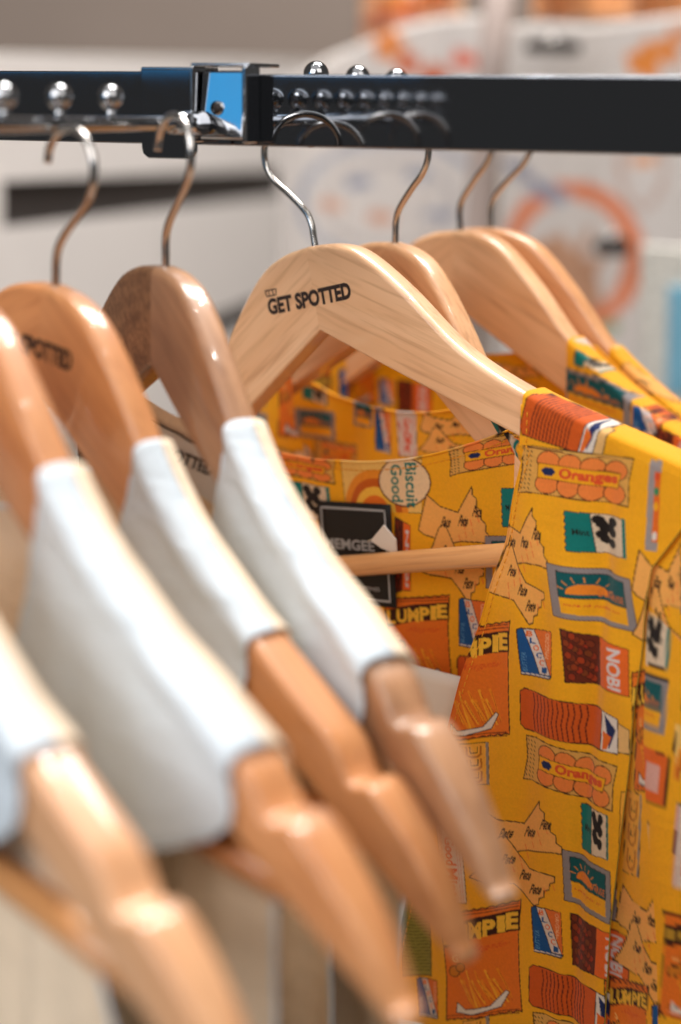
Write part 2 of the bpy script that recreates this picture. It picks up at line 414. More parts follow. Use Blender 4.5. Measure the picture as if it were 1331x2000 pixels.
HANG['h4'] = make_hanger(HP['h4'], 'wooden hanger directly behind the sharp pale hanger, with bright glints on its edge', (.97, .88, .78))
HANG['h5'] = make_hanger(HP['h5'], 'soft-focus broad hanger to the right, second from the back', (.97, .88, .77))
HANG['h6'] = make_hanger(HP['h6'], 'rearmost wooden hanger peeking out on the far right', (.93, .78, .64))
#@@PART2
# ------------------------------------------------------------------ chrome rail, bracket and the two hanging arms
RA = math.radians(25); RU = np.array([math.cos(RA), -math.sin(RA), 0]); RN = np.array([-math.sin(RA), -math.cos(RA), 0]); UP = np.array([0, 0, 1.0])
BX, BZ = -4.55, 73.4                         # where the bracket meets the front of the rail
RO = np.array([BX, BZ, 0]) * CM
RT, RB = 0.94, -1.72                         # top and bottom of the rail tube (cm above the lens height)
rail_root = empty('rack_rail', tuple(RO))
tag(rail_root, 'long polished chrome rail of rectangular tube across the top of the picture', 'clothes rail')
def rfr(u=0, w=0, n=0): return ((RU * u + UP * w + RN * n) * CM, RU, UP, RN)
prism_obj('rail_tube', boxpoly(0.2, 46, RT - 2.80, RT - .06), -1.5, rfr(), M['rail'], rail_root, .07, 3)
prism_obj('rail_tube', boxpoly(-46, 0.1, RT - 2.80, RT + .03), -1.5, rfr(), M['rail'], rail_root, .07, 3)
# bracket: plate, channel block and screw
br = empty('rail_bracket', tuple(RO)); tag(br, 'chrome clamp bracket hooked over the rail, glinting blue', 'bracket')
prism_obj('clamp_plate', [(-3.85, RT + .10), (-3.85, -2.0), (-3.78, -2.25), (-3.55, -2.42), (-1.75, -2.42), (-1.45, -2.32), (-1.35, -2.1), (-1.28, RT + .10)], .2, rfr(0, 0, .03), M['rail'], br, .06, 2)
prism_obj('clamp_top', boxpoly(-3.85, -1.28, RT + .05, RT + .2), -1.75, rfr(0, 0, .2), M['chrome'], br, .05, 2)
# open channel: back wall leaning to mirror the blue lamp, two flanges and a lid
lean = np.array([-.20, 0.0]); en2 = RN + UP * .11 - RU * .10; en2 /= np.linalg.norm(en2); ew2 = UP - en2 * (UP @ en2); ew2 /= np.linalg.norm(ew2); eu2 = np.cross(ew2, en2)
if eu2 @ RU < 0: eu2 = -eu2
cf_ = prism_obj('clamp_face', boxpoly(-1.02, 1.05, -1.28, 1.34), .3, ((RU * .13 + UP * -.35 + RN * .42) * CM, eu2, ew2, en2), M['chrome'], br, .10, 3)
prism_obj('clamp_flange', boxpoly(-1.16, -.98, -1.74, RT + .22), 1.05, rfr(0, 0, .0), M['chrome'], br, .06, 2)
prism_obj('clamp_flange', boxpoly(1.18, 1.42, -1.74, RT + .24), 1.15, rfr(0, 0, .0), M['chrome'], br, .08, 2)
prism_obj('clamp_top', boxpoly(-1.16, 1.42, RT + .2, RT + .36), -2.6, rfr(0, 0, .95), M['chrome'], br, .06, 2)
def brdisc(name, u, w, n0, n1, r, mt, par): 
    v, f = tube_geo(np.array([RU * u + UP * w + RN * n0, RU * u + UP * w + RN * n1]) * CM, r * CM, 20); return mesh_obj(name, v, f, mt, par)
sc = brdisc('screw_hole', -.1, -.42, .6, .80, .27, M['chrome'], cf_)
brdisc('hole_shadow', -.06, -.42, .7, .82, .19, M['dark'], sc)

def hanging_arm(name, label, p0, p1, n, gap0, gap, rise, rad, flat):
    p0, p1 = np.array(p0, float), np.array(p1, float)    # (X, Y, Z) layout
    r = empty(name, V(p0)); tag(r, label, 'display arm', 'ball-studded chrome arms')
    base = np.array(V(p0)); d = p1 - p0; L = np.linalg.norm(d); d /= L
    path = np.array([np.array(V(p0 + d * t)) - base for t in np.linspace(0, L, 16)])
    tube('arm_rod', path, rad * CM, M['chrome'], r, 16, flat=flat)
    # thickened weld where the rod leaves the rail
    tube('arm_collar', path[:2] * 1.0, [rad * 1.45 * CM, rad * 1.15 * CM], M['chrome'], r, 16)
    for k in range(n):
        c = p0 + d * (gap0 + gap * k) + np.array([0, rise, 0])
        if gap0 + gap * k > L: break
        cb = np.array(V(c)) - base
        v, f = ball_geo(cb, (.47 if rise < 2 else .56) * CM); b = mesh_obj('ball_stop', v, f, M['chrome'], r)
        tube('pin', [cb + UP * -rise * CM, cb + UP * -.3 * CM], .18 * CM, M['chrome'], b, 10)
    return r
th = math.radians(30.1)
def arm_pt(t, y): return np.array([BX - .9 + math.sin(th) * t, y, BZ + math.cos(th) * t])
hanging_arm('display_arm', 'round chrome arm with ball stops reaching forward from the bracket to the left', arm_pt(-.4, -1.0), arm_pt(-30, -1.0), 9, 5.7, 2.95, .95, .34, .8)
hanging_arm('display_arm', 'chrome arm behind the rail carrying the printed shirts, only ball tops showing', arm_pt(2.2, -1.35), arm_pt(28, -2.0), 3, 6.2, 3.6, 2.5, .34, .8)

# ------------------------------------------------------------------ white cotton tops on the front arm (one build, copied)
def ease(d, pts):
    p = smooth_path(pts, 10); return np.interp(d, p[:, 0], p[:, 1])
def top_sheet(front, side, s0=6.7, s1=16.3):
    """one half of a sleeveless top: wraps over the arm, then hangs; returns (R,C,3) local"""
    C_ = 40; t = np.linspace(0, 1, C_); st = s0 + (s1 - s0) * t; th_ = np.interp(st, S, TT) / 2
    zt = np.interp(st, S, ZT) + .18; zb = np.interp(st, S, ZB)
    rows = []
    for a in np.linspace(100 if front else 80, 0, 9):          # over the rounded top edge
        ca, sa = math.cos(math.radians(a)), math.sin(math.radians(a))
        ca, sa = math.copysign(abs(ca) ** .62, ca), abs(sa) ** .62
        off = (-T / 2 + (th_ + .15) * ca) if front else (-T / 2 - (th_ + .15) * ca)
        off = off + (1 if front else -1) * (.06 + .05 * np.sin(st * .9 + a * .05) + .03 * np.sin(st * 2.1 - a * .04)) * (ca if front else ca)
        rows.append(arm_xyz(st, off, zt - .55 + .6 * sa + .04 * np.sin(st * 1.3 + .8)))
    if front:
        inn = [(0, s0), (3, s0 - .5), (7, s0 - 1.8), (11, 3.0), (14, 0), (60, 0)]
        out = [(0, s1), (1.4, s1 - .1), (2.4, s1 - 1.6), (3.8, s1 - 4.5), (7, s1 - 7.6), (13, s1 - 7.6), (18, 10.5), (21, 19.5), (24, 20.8), (60, 22)]
    else:
        inn = [(0, s0), (1.2, s0 - .8), (2.6, s0 - 3.0), (3.6, 0), (60, 0)]
        out = [(0, s1), (2, s1 - .2), (6, (s1 + 15) / 2), (12, 15.6), (18, 17.2), (21, 19.5), (24, 20.8), (60, 22)]
    for d in np.concatenate([np.linspace(.25, 12, 34), np.linspace(12.6, 40, 40)]):
        si, so = max(0.0, float(ease(d, inn))), float(ease(d, out))
        s = si + (so - si) * t
        z = zt - .55 - d
        # below the scoop the panel evens out towards a level cloth
        lev = np.clip((d - 3) / 14, 0, 1); z = z * (1 - .25 * lev) + (zt[C_ // 2] - .55 - d) * .25 * lev
        wob = .22 * np.sin(s * 1.1 + d * .18 + (0 if front else 2)) * min(d / 8, 1) + .12 * np.sin(s * 2.7 - d * .1) * min(d / 8, 1) + .07 * np.sin(d * 2.6 + s * .35) * np.exp(-d / 4)
        o = (-T / 2 + th_ + .15 + wob + .03 * d) if front else (-T / 2 - th_ - .15 - wob - .02 * d)
        p = arm_xyz(np.minimum(s, 21.9), o, z); p[:, 0] += np.maximum(s - 21.9, 0)
        rows.append(p)
    return np.array(rows)
def make_top(s0=6.7, s1=16.3):
    r = empty('sleeveless_top')
    for front, mt, nm in ((True, 'white', 'front_panel'), (False, 'shaded_cream', 'back_panel')):
        for side in (1, -1):
            P = top_sheet(front, side, s0, s1)
            o = grid_obj(nm, loc2bl(P, side), M[mt], r)
            md = o.modifiers.new('cloth_thickness', 'SOLIDIFY'); md.thickness = .05 * CM; md.offset = 0
            for nm2, col in (('armhole_binding', -1), ('neck_binding', 0)):
                e = P[10:, col]; e = e[e[:, 0] > .05] if col == 0 else e
                if len(e) > 4: tube(nm2, loc2bl(e[::2], side), .085 * CM, M['white'], r, 8, flat=.7)
    return r
def copy_tree(o, parent=None):
    c = o.copy(); COL.objects.link(c); c.parent = parent
    for ch in o.children: copy_tree(ch, c)
    return c
top0 = make_top(6.8, 16.0); TOPS = {}
for i, (h, lab) in enumerate((('h2', 'white sleeveless top with an inner neck label, on the brown hanger'),
                              ('h1', 'blurred white sleeveless top on the hanger with faint lettering'),
                              ('h0', 'blurred white sleeveless top on the orange hanger cut by the left edge'),
                              ('hm', 'nearest and most blurred white sleeveless top at the lower left edge'))):
    o = top0 if i == 0 else make_top(*{'h1': (6.4, 12.8), 'h0': (6.7, 16.2), 'hm': (6.7, 13.6)}[h]); TOPS[h] = o
    o.matrix_basis = HANG[h].matrix_basis.copy()
    tag(o, lab, 'top', 'white tops on the front arm')

# ------------------------------------------------------------------ plane helpers for cloth that hangs plumb from a hanger
class Frame:
    def __init__(s, pose):
        s.O = np.array([pose['X'], pose['Y'], pose['Z']]); y = pose['yaw']; s.roll = pose['roll']
        s.ex = np.array([math.cos(y), 0, -math.sin(y)]); s.en = np.array([-math.sin(y), 0, -math.cos(y)])
    def hit(s, px, py, n):                    # pixel -> (a, z) on the plane n cm in front of the hanger face
        r = ray(px, py); t = ((s.O + s.en * n) @ s.en) / (r @ s.en); d = r * t - s.O
        return np.array([d @ s.ex, d[1]])
    def world(s, a, n, z):                    # arrays -> Blender coords relative to the hanger's top
        P = a[..., None] * s.ex + n[..., None] * s.en; P[..., 1] += z
        return np.stack([P[..., 0], P[..., 2], P[..., 1]], -1) * CM
    def arm(s, side):
        x, z = AX * side, ZT; c, q = math.cos(s.roll), math.sin(s.roll)
        return x * c - z * q, x * q + z * c, AY   # a, z, n(front face)

# ------------------------------------------------------------------ printed cloth: a little raster canvas
OR, DOR, TEAL, BLUE, CRM, BLK, BRN, GRY, WHT, PNK = (232, 112, 34), (205, 86, 24), (6, 122, 116), (18, 84, 150), (246, 190, 104), (40, 22, 16), (112, 46, 20), (150, 140, 132), (232, 224, 214), (244, 172, 122)
YEL = (248, 177, 24); RED = (224, 84, 40); NAVY = (22, 40, 92); OLV = (150, 142, 60)
class Canvas:
    def __init__(s, a0, a1, z0, z1, base=YEL, res=34.0):
        s.R = res; s.a0, s.z1 = a0, z1; s.w, s.h = int((a1 - a0) * res), int((z1 - z0) * res)
        s.img = np.empty((s.h, s.w, 3), np.float32); s.img[:] = srgb(base)
        s.A = None
    def frame(s, tl, tr, bl): s.A = (np.array(tl, float), np.array(tr, float) - tl, np.array(bl, float) - tl); return s
    def mp(s, pts):
        p = np.asarray(pts, float); q = s.A[0] + p[..., :1] * s.A[1] + p[..., 1:] * s.A[2]
        return np.stack([(q[..., 0] - s.a0) * s.R, (s.z1 - q[..., 1]) * s.R], -1)
    def raw(s, q, col, alpha=1.0):
        x0, y0 = np.floor(q.min(0)).astype(int) - 1; x1, y1 = np.ceil(q.max(0)).astype(int) + 1
        x0, y0, x1, y1 = max(x0, 0), max(y0, 0), min(x1, s.w), min(y1, s.h)
        if x1 <= x0 or y1 <= y0: return
        Y = np.arange(y0, y1)[:, None] + .5; X = np.arange(x0, x1)[None] + .5
        m = np.zeros((y1 - y0, x1 - x0), bool)
        for (ax, ay), (bx, by) in zip(q, np.roll(q, -1, 0)):
            if ay == by: continue
            c = (ay <= Y) != (by <= Y); m ^= c & (X < ax + (Y - ay) * (bx - ax) / (by - ay))
        v = s.img[y0:y1, x0:x1]; c = srgb(col); v[m] = v[m] * (1 - alpha) + c * alpha
    def poly(s, pts, col, out=None, w=.045, alpha=1.0):
        if col is not None: s.raw(s.mp(pts), col, alpha)
        if out is not None: s.line(list(pts) + [pts[0]], out, w)
    def line(s, pts, col, w=.045, alpha=1.0):
        q = s.mp(pts); hw = w * s.R / 2
        for a, b in zip(q[:-1], q[1:]):
            d = b - a; L = np.hypot(*d)
            if L < 1e-6: continue
            d = d / L; n = np.array([-d[1], d[0]]) * hw; e = d * hw * .6
            s.raw(np.array([a - n - e, b - n + e, b + n + e, a + n - e]), col, alpha)
    def ell(s, cx, cy, rx, ry, col, out=None, w=.045, n=22, a0=0, a1=360):
        t = np.radians(np.linspace(a0, a1, n, endpoint=a1 - a0 < 360)); s.poly(np.stack([cx + rx * np.cos(t), cy + ry * np.sin(t)], 1).tolist(), col, out, w)
    def text(s, body, x0, y0, x1, y1, col, bold=.02, rot=0, skew=0):
        if s.R < 20: s.poly([(x0, y0 + (y1 - y0) * .2), (x1, y0 + (y1 - y0) * .2), (x1, y1 - (y1 - y0) * .2), (x0, y1 - (y1 - y0) * .2)], col, alpha=.55); return
        t, lo, hi = text_tris(body, bold); t = (t - lo) / (hi - lo)
        u, v = t[..., 0], 1 - t[..., 1]; u = u + skew * (.5 - v)
        if rot == 90: u, v = 1 - v, u
        if rot == -90: u, v = v, 1 - u
        P = s.mp(np.stack([x0 + u * (x1 - x0), y0 + v * (y1 - y0)], -1))
        for tri in P: s.raw(tri, col)
    def sample(s, a, z):
        x = np.clip((a - s.a0) * s.R - .5, 0, s.w - 2.01); y = np.clip((s.z1 - z) * s.R - .5, 0, s.h - 2.01)
        xi, yi = x.astype(int), y.astype(int); fx, fy = (x - xi)[..., None], (y - yi)[..., None]; I = s.img
        return (I[yi, xi] * (1 - fx) + I[yi, xi + 1] * fx) * (1 - fy) + (I[yi + 1, xi] * (1 - fx) + I[yi + 1, xi + 1] * fx) * fy
def zig(a, b, n, amp):
    a, b = np.array(a, float), np.array(b, float); d = b - a; nn = np.array([-d[1], d[0]]); nn = nn / (np.hypot(*nn) + 1e-9) * amp
    return [tuple(a + d * i / n + (nn if i % 2 else 0)) for i in range(n + 1)]
def m_roll(c, col=(214, 92, 22), rib=12, cap=True):
    e = .74 if cap else 1.0
    c.poly([(.0, .1), (.04, 0), (e, .04), (e, .97), (.04, 1), (0, .9)], col, BLK)
    if cap:
        c.poly([(e, .04), (.9, .12), (.9, .95), (e, .97)], WHT, BLK); c.poly([(e + .03, .1), (.88, .4), (.82, .9)], NAVY); c.poly([(e + .02, .5), (.84, .6), (.8, .9), (e + .02, .95)], OR)
        c.poly([(.9, .2), (1, .3), (1, .88), (.9, .9)], (236, 190, 120), BLK)
    for i in range(rib):
        x = .13 + (e - .24) * i / rib; c.line([(x, .06), (x + .012, .3), (x - .006, .6), (x + .01, .96)], (96, 36, 14), .05)
def m_oranges(c):
    c.poly([(.0, .04), (.12, .0), (1, .05), (.98, .5), (1, 1), (.1, .95), (0, 1), (.03, .5)], (226, 172, 84), BLK)
    for i in range(9):
        for j in range(3): c.line([(.02 + .04 * j, .1 + .095 * i), (.035 + .04 * j, .13 + .095 * i)], BLK, .04)
    for k, y in enumerate((.27, .74)):
        for i in range(4): c.ell(.27 + .195 * i, y + .02 * i, .105, .2, (242, 138, 62), BLK, .035)
    c.poly([(.18, .33), (.9, .38), (.88, .68), (.18, .63)], YEL, (120, 66, 10), .035)
    c.poly([(.21, .47), (.24, .4), (.31, .4), (.34, .48), (.31, .57), (.24, .56)], NAVY)
    c.text('Oranges', .37, .38, .87, .655, RED, .05)
def m_candy(c):
    up = [(.02, .42), (.12, .12), (.3, .22), (.55, .26), (.74, .04)] + zig((.74, .04), (1, .5), 9, .03) + [(.85, .5), (.6, .5), (.42, .53), (.3, .5), (.1, .46)]
    lo = [(.28, .4), (.36, .36), (.5, .55), (.62, .66), (.9, .72)] + zig((.9, .72), (.68, 1.0), 8, -.03) + [(.56, .9), (.45, .82), (.18, .8), (.0, .76), (.1, .68), (.2, .56)]
    for P in (up, lo): c.poly(P, (248, 180, 92), BLK, .05)
    for i in range(16):
        x, y = .3 + .6 * ((i * .37) % 1), .25 + .62 * ((i * .61) % 1)
        if (x + y) > .62: c.line([(x, y), (x + .02, y + .05)], (238, 110, 50), .05, .75)
    for (x, y, w) in ((.3, .28, .2), (.55, .26, .2), (.74, .18, .18), (.32, .52, .2), (.5, .66, .2), (.62, .78, .2)):
        c.text('Pete', x + .02, y + .02, x + w * .72, y + .115, BLK, .03, skew=.35)
def m_teal(c):
    c.poly(zig((0, 0), (0, 1), 12, .03) + [(.4, 1), (.4, 0)], TEAL, BLK, .03); c.poly([(.4, 0), (.94, .04), (.94, .98), (.4, 1)], (226, 206, 178), BLK, .03); c.poly([(.94, .02), (1, .04), (1, .98), (.94, 1)], TEAL)
    for i in range(9):
        x, y = .5 + .33 * ((i * .53) % 1), .16 + .64 * ((i * .29) % 1); c.ell(x, y, .09, .12, (30, 22, 20))
    c.text('Mint', .1, .42, .36, .58, (20, 30, 26), .02)
def m_sun(c):
    c.poly([(0, 0), (1, 0), (1, 1), (0, 1)], (146, 138, 138), BLK, .03); c.poly([(.13, .1), (.9, .1), (.9, .9), (.13, .9)], YEL)
    c.poly([(.13, .1), (.9, .1), (.9, .58), (.13, .58)], (4, 88, 92), BLK, .03)
    c.ell(.42, .5, .2, .2, (240, 140, 40), None, n=14, a0=180, a1=360)
    for i in range(7):
        a = math.radians(200 + 23 * i); c.line([(.42 + .23 * math.cos(a), .5 + .24 * math.sin(a)), (.42 + .31 * math.cos(a), .5 + .33 * math.sin(a))], (240, 150, 60), .04)
    c.text('SUNRISE', .5, .4, .88, .53, (224, 120, 50), .01); c.text('made of golden sun', .18, .68, .8, .76, RED, .0)
def m_box(c):
    c.poly([(0, .04), (.12, 0), (1, .04), (1, .96), (.95, 1), (.05, .98)], BLUE, BLK, .05)
    c.poly([(.45, .02), (1, .04), (1, .93), (.95, .94)], (232, 118, 48)); c.poly([(.18, .01), (.46, .02), (.98, .93), (.62, .93)], (226, 214, 206), BLK, .035)
    for i, ch in enumerate('BLOCCI'):
        x, y = .26 + .088 * i, .05 + .145 * i; c.text(ch, x, y, x + .17, y + .12, (OR if i % 2 == 0 else BLUE), .03)
    c.text('ORIGINAL', .8, .08, .93, .62, (250, 200, 150), .0, rot=90); c.text('BUTTER', .1, .5, .24, .9, (90, 150, 200), .0, rot=-90)
    c.line([(.05, .95), (.95, .97)], WHT, .05)
def m_lumpie(c):
    c.poly(zig((.0, .05), (1, .0), 18, .012) + [(.96, .3), (.97, .6), (1, .93)] + zig((1, .95), (.02, 1.0), 18, .012) + [(.05, .6), (.03, .3)], (236, 122, 30), BLK, .05)
    for y in (.03, .055, .93, .96): c.line([(.03, y + .03), (.5, y + .012), (.97, y)], (120, 44, 14), .04)
    c.poly([(.0, .17), (.5, .1), (.99, .08), (.98, .26), (.5, .27), (.03, .35)], (58, 24, 10))
    t = 'LUMPIE'
    for i, ch in enumerate(t):
        w = [.15, .18, .2, .16, .09, .16][i]; x = .03 + sum([.15, .18, .2, .16, .09, .16][:i]); y = .17 - .014 * i
        c.text(ch, x, y, x + w * .92, y + .145, (250, 196, 60), .05)
    c.text('Shanghai', .36, .33, .82, .4, (222, 84, 28), .0, skew=.4); c.text('G', .14, .41, .22, .48, (250, 196, 110), .02)
    for i in range(13):
        a = .2 + .55 * i / 13; c.line([(a, .56 + .1 * abs(math.sin(i * 2.1))), (a + .16, .86 - .04 * math.cos(i))], (250, 176, 44) if i % 2 else (244, 150, 30), .11)
        c.line([(a + .02, .58 + .1 * abs(math.sin(i * 2.1))), (a + .17, .85)], (206, 84, 14), .03)
    c.poly([(.18, .84), (.3, .9), (.62, .88), (.8, .76), (.84, .78), (.74, .9), (.4, .945), (.16, .93)], WHT, BLK, .04)
    c.ell(.16, .56, .07, .05, (214, 130, 30), BLK, .04); c.ell(.24, .53, .06, .04, (214, 130, 30), BLK, .04)
def m_nuts(c):
    c.poly([(0, 0), (.5, .05), (.48, .95), (.02, 1)], (104, 40, 16), BLK, .04)
    for i in range(26):
        x, y = .06 + .36 * ((i * .37) % 1), .08 + .82 * ((i * .59) % 1); c.ell(x, y, .05, .07, (128 + 20 * (i % 3), 52 + 8 * (i % 2), 20), (52, 20, 10), .03)
    c.poly([(.5, .05), (1, .1), (1, .95), (.48, .95)], (236, 108, 34), BLK, .03); c.text('NOBI', .66, .16, .88, .9, (226, 216, 214), .03, rot=90)
def m_mint(c):
    c.poly([(0, 0), (.12, -.02), (1, 0), (1, 1), (.1, 1)], (222, 204, 190), BLK, .04)
    for x in (.1, .16, .22, .82, .9): c.line([(x, .01), (x, .99)], (214, 130, 120), .025)
    c.text('Good', .36, .12, .78, .5, RED, .03, rot=90); c.text('Mint', .36, .54, .78, .92, RED, .03, rot=90)
def m_noodle(c):
    c.poly([(0, 0), (1, .02), (1, 1), (0, 1)], (246, 178, 60), BLK, .03); c.poly([(.9, 0), (1, .02), (1, 1), (.9, 1)], GRY)
    for i in range(3):
        y = .1 + .3 * i; c.line([(.25, y), (.25, y + .18), (.4, y + .24), (.6, y + .24), (.72, y + .18), (.72, y)], (190, 110, 24), .09); c.line([(.36, y), (.38, y + .14), (.6, y + .14), (.62, y)], BLK, .04)
def m_bisc(c):
    c.poly([(0, 0), (1, 0), (.97, 1), (.03, .95)], (246, 202, 110), BLK, .03)
    for r, col in ((.5, (240, 150, 40)), (.4, (206, 100, 24)), (.3, (250, 196, 70)), (.2, (236, 120, 34))): c.ell(.42, 1.0, r * .8, r * 1.6, col, None, n=20, a0=180, a1=360)
    c.ell(.78, .42, .3, .46, (244, 214, 170), (96, 40, 16), .07); c.text('Good', .62, .1, .76, .8, TEAL, .02, rot=90); c.text('Biscuit', .8, .06, .94, .9, TEAL, .02, rot=90)
def m_green(c):
    c.poly([(.02, 0), (1, .02), (1, .97), (.05, 1)], OLV, BLK, .05)
    for i in range(22): y = .04 + .9 * i / 22; c.line([(.04, y), (.5, y + .02), (.97, y + .005)], (60, 48, 20), .035)
def m_strip(c):
    c.poly([(0, 0), (1, 0), (1, 1), (0, 1)], (160, 152, 150)); c.poly([(.5, .1), (1, .1), (1, .9), (.5, .9)], OR)
    for i in range(5): c.ell(.7, .15 + .17 * i, .2, .05, (RED, (60, 140, 90), YEL, OR, WHT)[i])
MOT = dict(roll=m_roll, oranges=m_oranges, candy=m_candy, teal=m_teal, sun=m_sun, box=m_box, lumpie=m_lumpie, nuts=m_nuts, mint=m_mint, noodle=m_noodle, bisc=m_bisc, green=m_green, strip=m_strip)
TILE = [('lumpie', .3, .2, 3.4, 4.6), ('box', 4.2, .2, 1.6, 2.2), ('nuts', 6.3, .2, 3.0, 2.4), ('roll', 4.1, 2.9, 4.6, 1.8), ('oranges', 4.0, 5.2, 4.6, 2.2), ('noodle', 2.6, 5.2, .9, 1.9), ('candy', 2.6, 7.6, 3.8, 4.2), ('teal', 6.9, 7.7, 2.0, 2.0), ('sun', 6.6, 10.1, 2.4, 2.2), ('mint', .4, 8.6, 1.3, 3.3), ('bisc', .1, 5.4, 2.3, 2.2)]
TW, TH = 9.4, 12.6
def tiled(a0, a1, z0, z1, oa=0.0, oz=0.0, _c={}):
    R = 12.0
    if not _c:
        t = Canvas(0, 2 * TW, -TH, 0, res=R)
        for i in range(-1, 3):
            for j in (-1, 0, 1):
                for nm, x, y, w, h in TILE:
                    a = i * TW + x; z = -(j * TH + y) - (i % 2) * TH / 2; t.frame((a, z), (a + w, z), (a, z - h)); MOT[nm](t)
        _c['t'] = t.img
    c = Canvas(a0, a1, z0, z1, res=R); I = _c['t']
    yy = (np.arange(c.h) + int(oz * R)) % I.shape[0]; xx = (np.arange(c.w) + int(oa * R)) % I.shape[1]
    c.img = I[yy][:, xx].copy(); return c

# ------------------------------------------------------------------ printed shirts
def shirt_front(fr, c, edge, seam, s_neck, step, zbot, side=1, n_extra=0.0, folds=()):
    """front panel: edge / seam are (z, a) polylines of the opening and of the armhole seam"""
    aa, az, an = fr.arm(side); o = np.argsort(aa); aa, az, an = aa[o], az[o], an[o]
    an_ = np.interp(s_neck, S, AX) * side
    aN = float(np.interp(s_neck, S, (AX * side) * math.cos(fr.roll) - ZT * math.sin(fr.roll)))
    ez, ea = np.array(edge).T; o = np.argsort(ez); ez, ea = ez[o], ea[o]
    sz, sa = np.array(seam).T; o = np.argsort(sz); sz, sa = sz[o], sa[o]
    aS = sa[-1]
    nc = max(12, int(abs(aS - aN) / step * 1.5)); nr = max(12, int(-zbot / step))
    u = np.linspace(0, 1, nc); at0 = aN + (aS - aN) * u; zt0 = np.interp(at0, aa, az) + .16
    Az, Zz, Nz, Pa, Pz = [], [], [], [], []
    for a_ in np.linspace(115, 4, 12):          # over the arm
        ca, sa_ = math.cos(math.radians(a_)), math.sin(math.radians(a_))
        ca, sa_ = math.copysign(abs(ca) ** .5, ca), abs(sa_) ** .5
        n = np.interp(at0, aa, an) - T / 2 + (np.interp(np.abs(at0), AX, TT) / 2 + .18) * ca
        z = zt0 - .5 + .5 * sa_
        Az.append(at0); Zz.append(z); Nz.append(n); Pa.append(at0); Pz.append(zt0 - .5 + a_ / 90 * .9)
    for v in np.linspace(0, 1, nr) ** 1.0:
        z = (zt0 - .5) + (zbot - (zt0 - .5)) * v
        l = np.interp(z, ez, ea); l = np.where(z > ez[-1], aN, l); r = np.interp(z, sz, sa); r = np.where(z > sz[-1], aS, r)
        a = l + (r - l) * u
        d = zt0 - z
        k = np.clip(d / 6, 0, 1)
        n = np.interp(a, aa, an) * (1 - .7 * k) - T / 2 + np.interp(np.abs(at0), AX, TT) / 2 + .2 + .12 * k + n_extra * k + .15 * np.sin(a * 1.1 + z * .12) * k + .07 * np.sin(a * 2.9 - z * .21 + 1) * k + .10 * np.sin(a * 1.5 + z * 1.1) * k * np.exp(-((d - 7) / 5) ** 2)
        for (fa, amp, wid, drift) in folds: n = n + amp * np.exp(-((a - fa - drift * z) / wid) ** 2) * np.clip(d / 5, 0, 1)
        Az.append(a); Zz.append(z); Nz.append(n); Pa.append(a); Pz.append(z)
    A, Z, N_ = np.array(Az), np.array(Zz), np.array(Nz); PA, PZ = np.array(Pa), np.array(Pz)
    return fr.world(A, N_, Z), c.sample(PA, PZ), np.stack([PA, PZ], -1), (A, Z, N_)
def shirt_back(fr, c, neck, step, zbot, a1, n0=-1.6):
    na, nz = np.array(neck).T; o = np.argsort(na); na, nz = na[o], nz[o]
    sp = smooth_path(np.stack([na, nz], 1), 10)
    a = np.arange(na[0], a1, step); zt = np.interp(a, sp[:, 0], sp[:, 1])
    for side in (1, -1):
        aa, az, _ = fr.arm(side); q = np.argsort(aa); far = a * side > 4; zt = np.where(far, np.minimum(zt, np.interp(a, aa[q], az[q]) - .35), zt); nr = max(8, int((zt.max() - zbot) / step))
    v = np.linspace(0, 1, nr)[:, None]; Z = zt + (zbot - zt) * v; A = np.broadcast_to(a, Z.shape)
    N_ = n0 - .05 * np.abs(A - 2) - .25 * (1 - v) * 0 + .12 * np.sin(A * .8 + Z * .1) * v + .05 * np.sin(A * 2.3 + Z * .3)
    return fr.world(A, N_, Z), c.sample(A, Z), np.stack([A, Z], -1), (A, Z, N_)
def hem(name, fr, A, Z, N_, rad, c, parent, dn=0.0, m=None):
    """rolled edge that carries the print of the cloth beside it"""
    P = fr.world(A, N_ + dn, Z); n = 8
    v, f = tube_geo(P, rad * CM, n, flat=.6); o = mesh_obj(name, v, f, M['print'], parent)
    at_ = o.data.color_attributes.new('print', 'FLOAT_COLOR', 'POINT')
    col = np.repeat(c.sample(A, Z - rad * 1.2), n, 0)
    at_.data.foreach_set('color', np.concatenate([col, np.ones((len(col), 1))], 1).astype(np.float32).ravel())
    return o

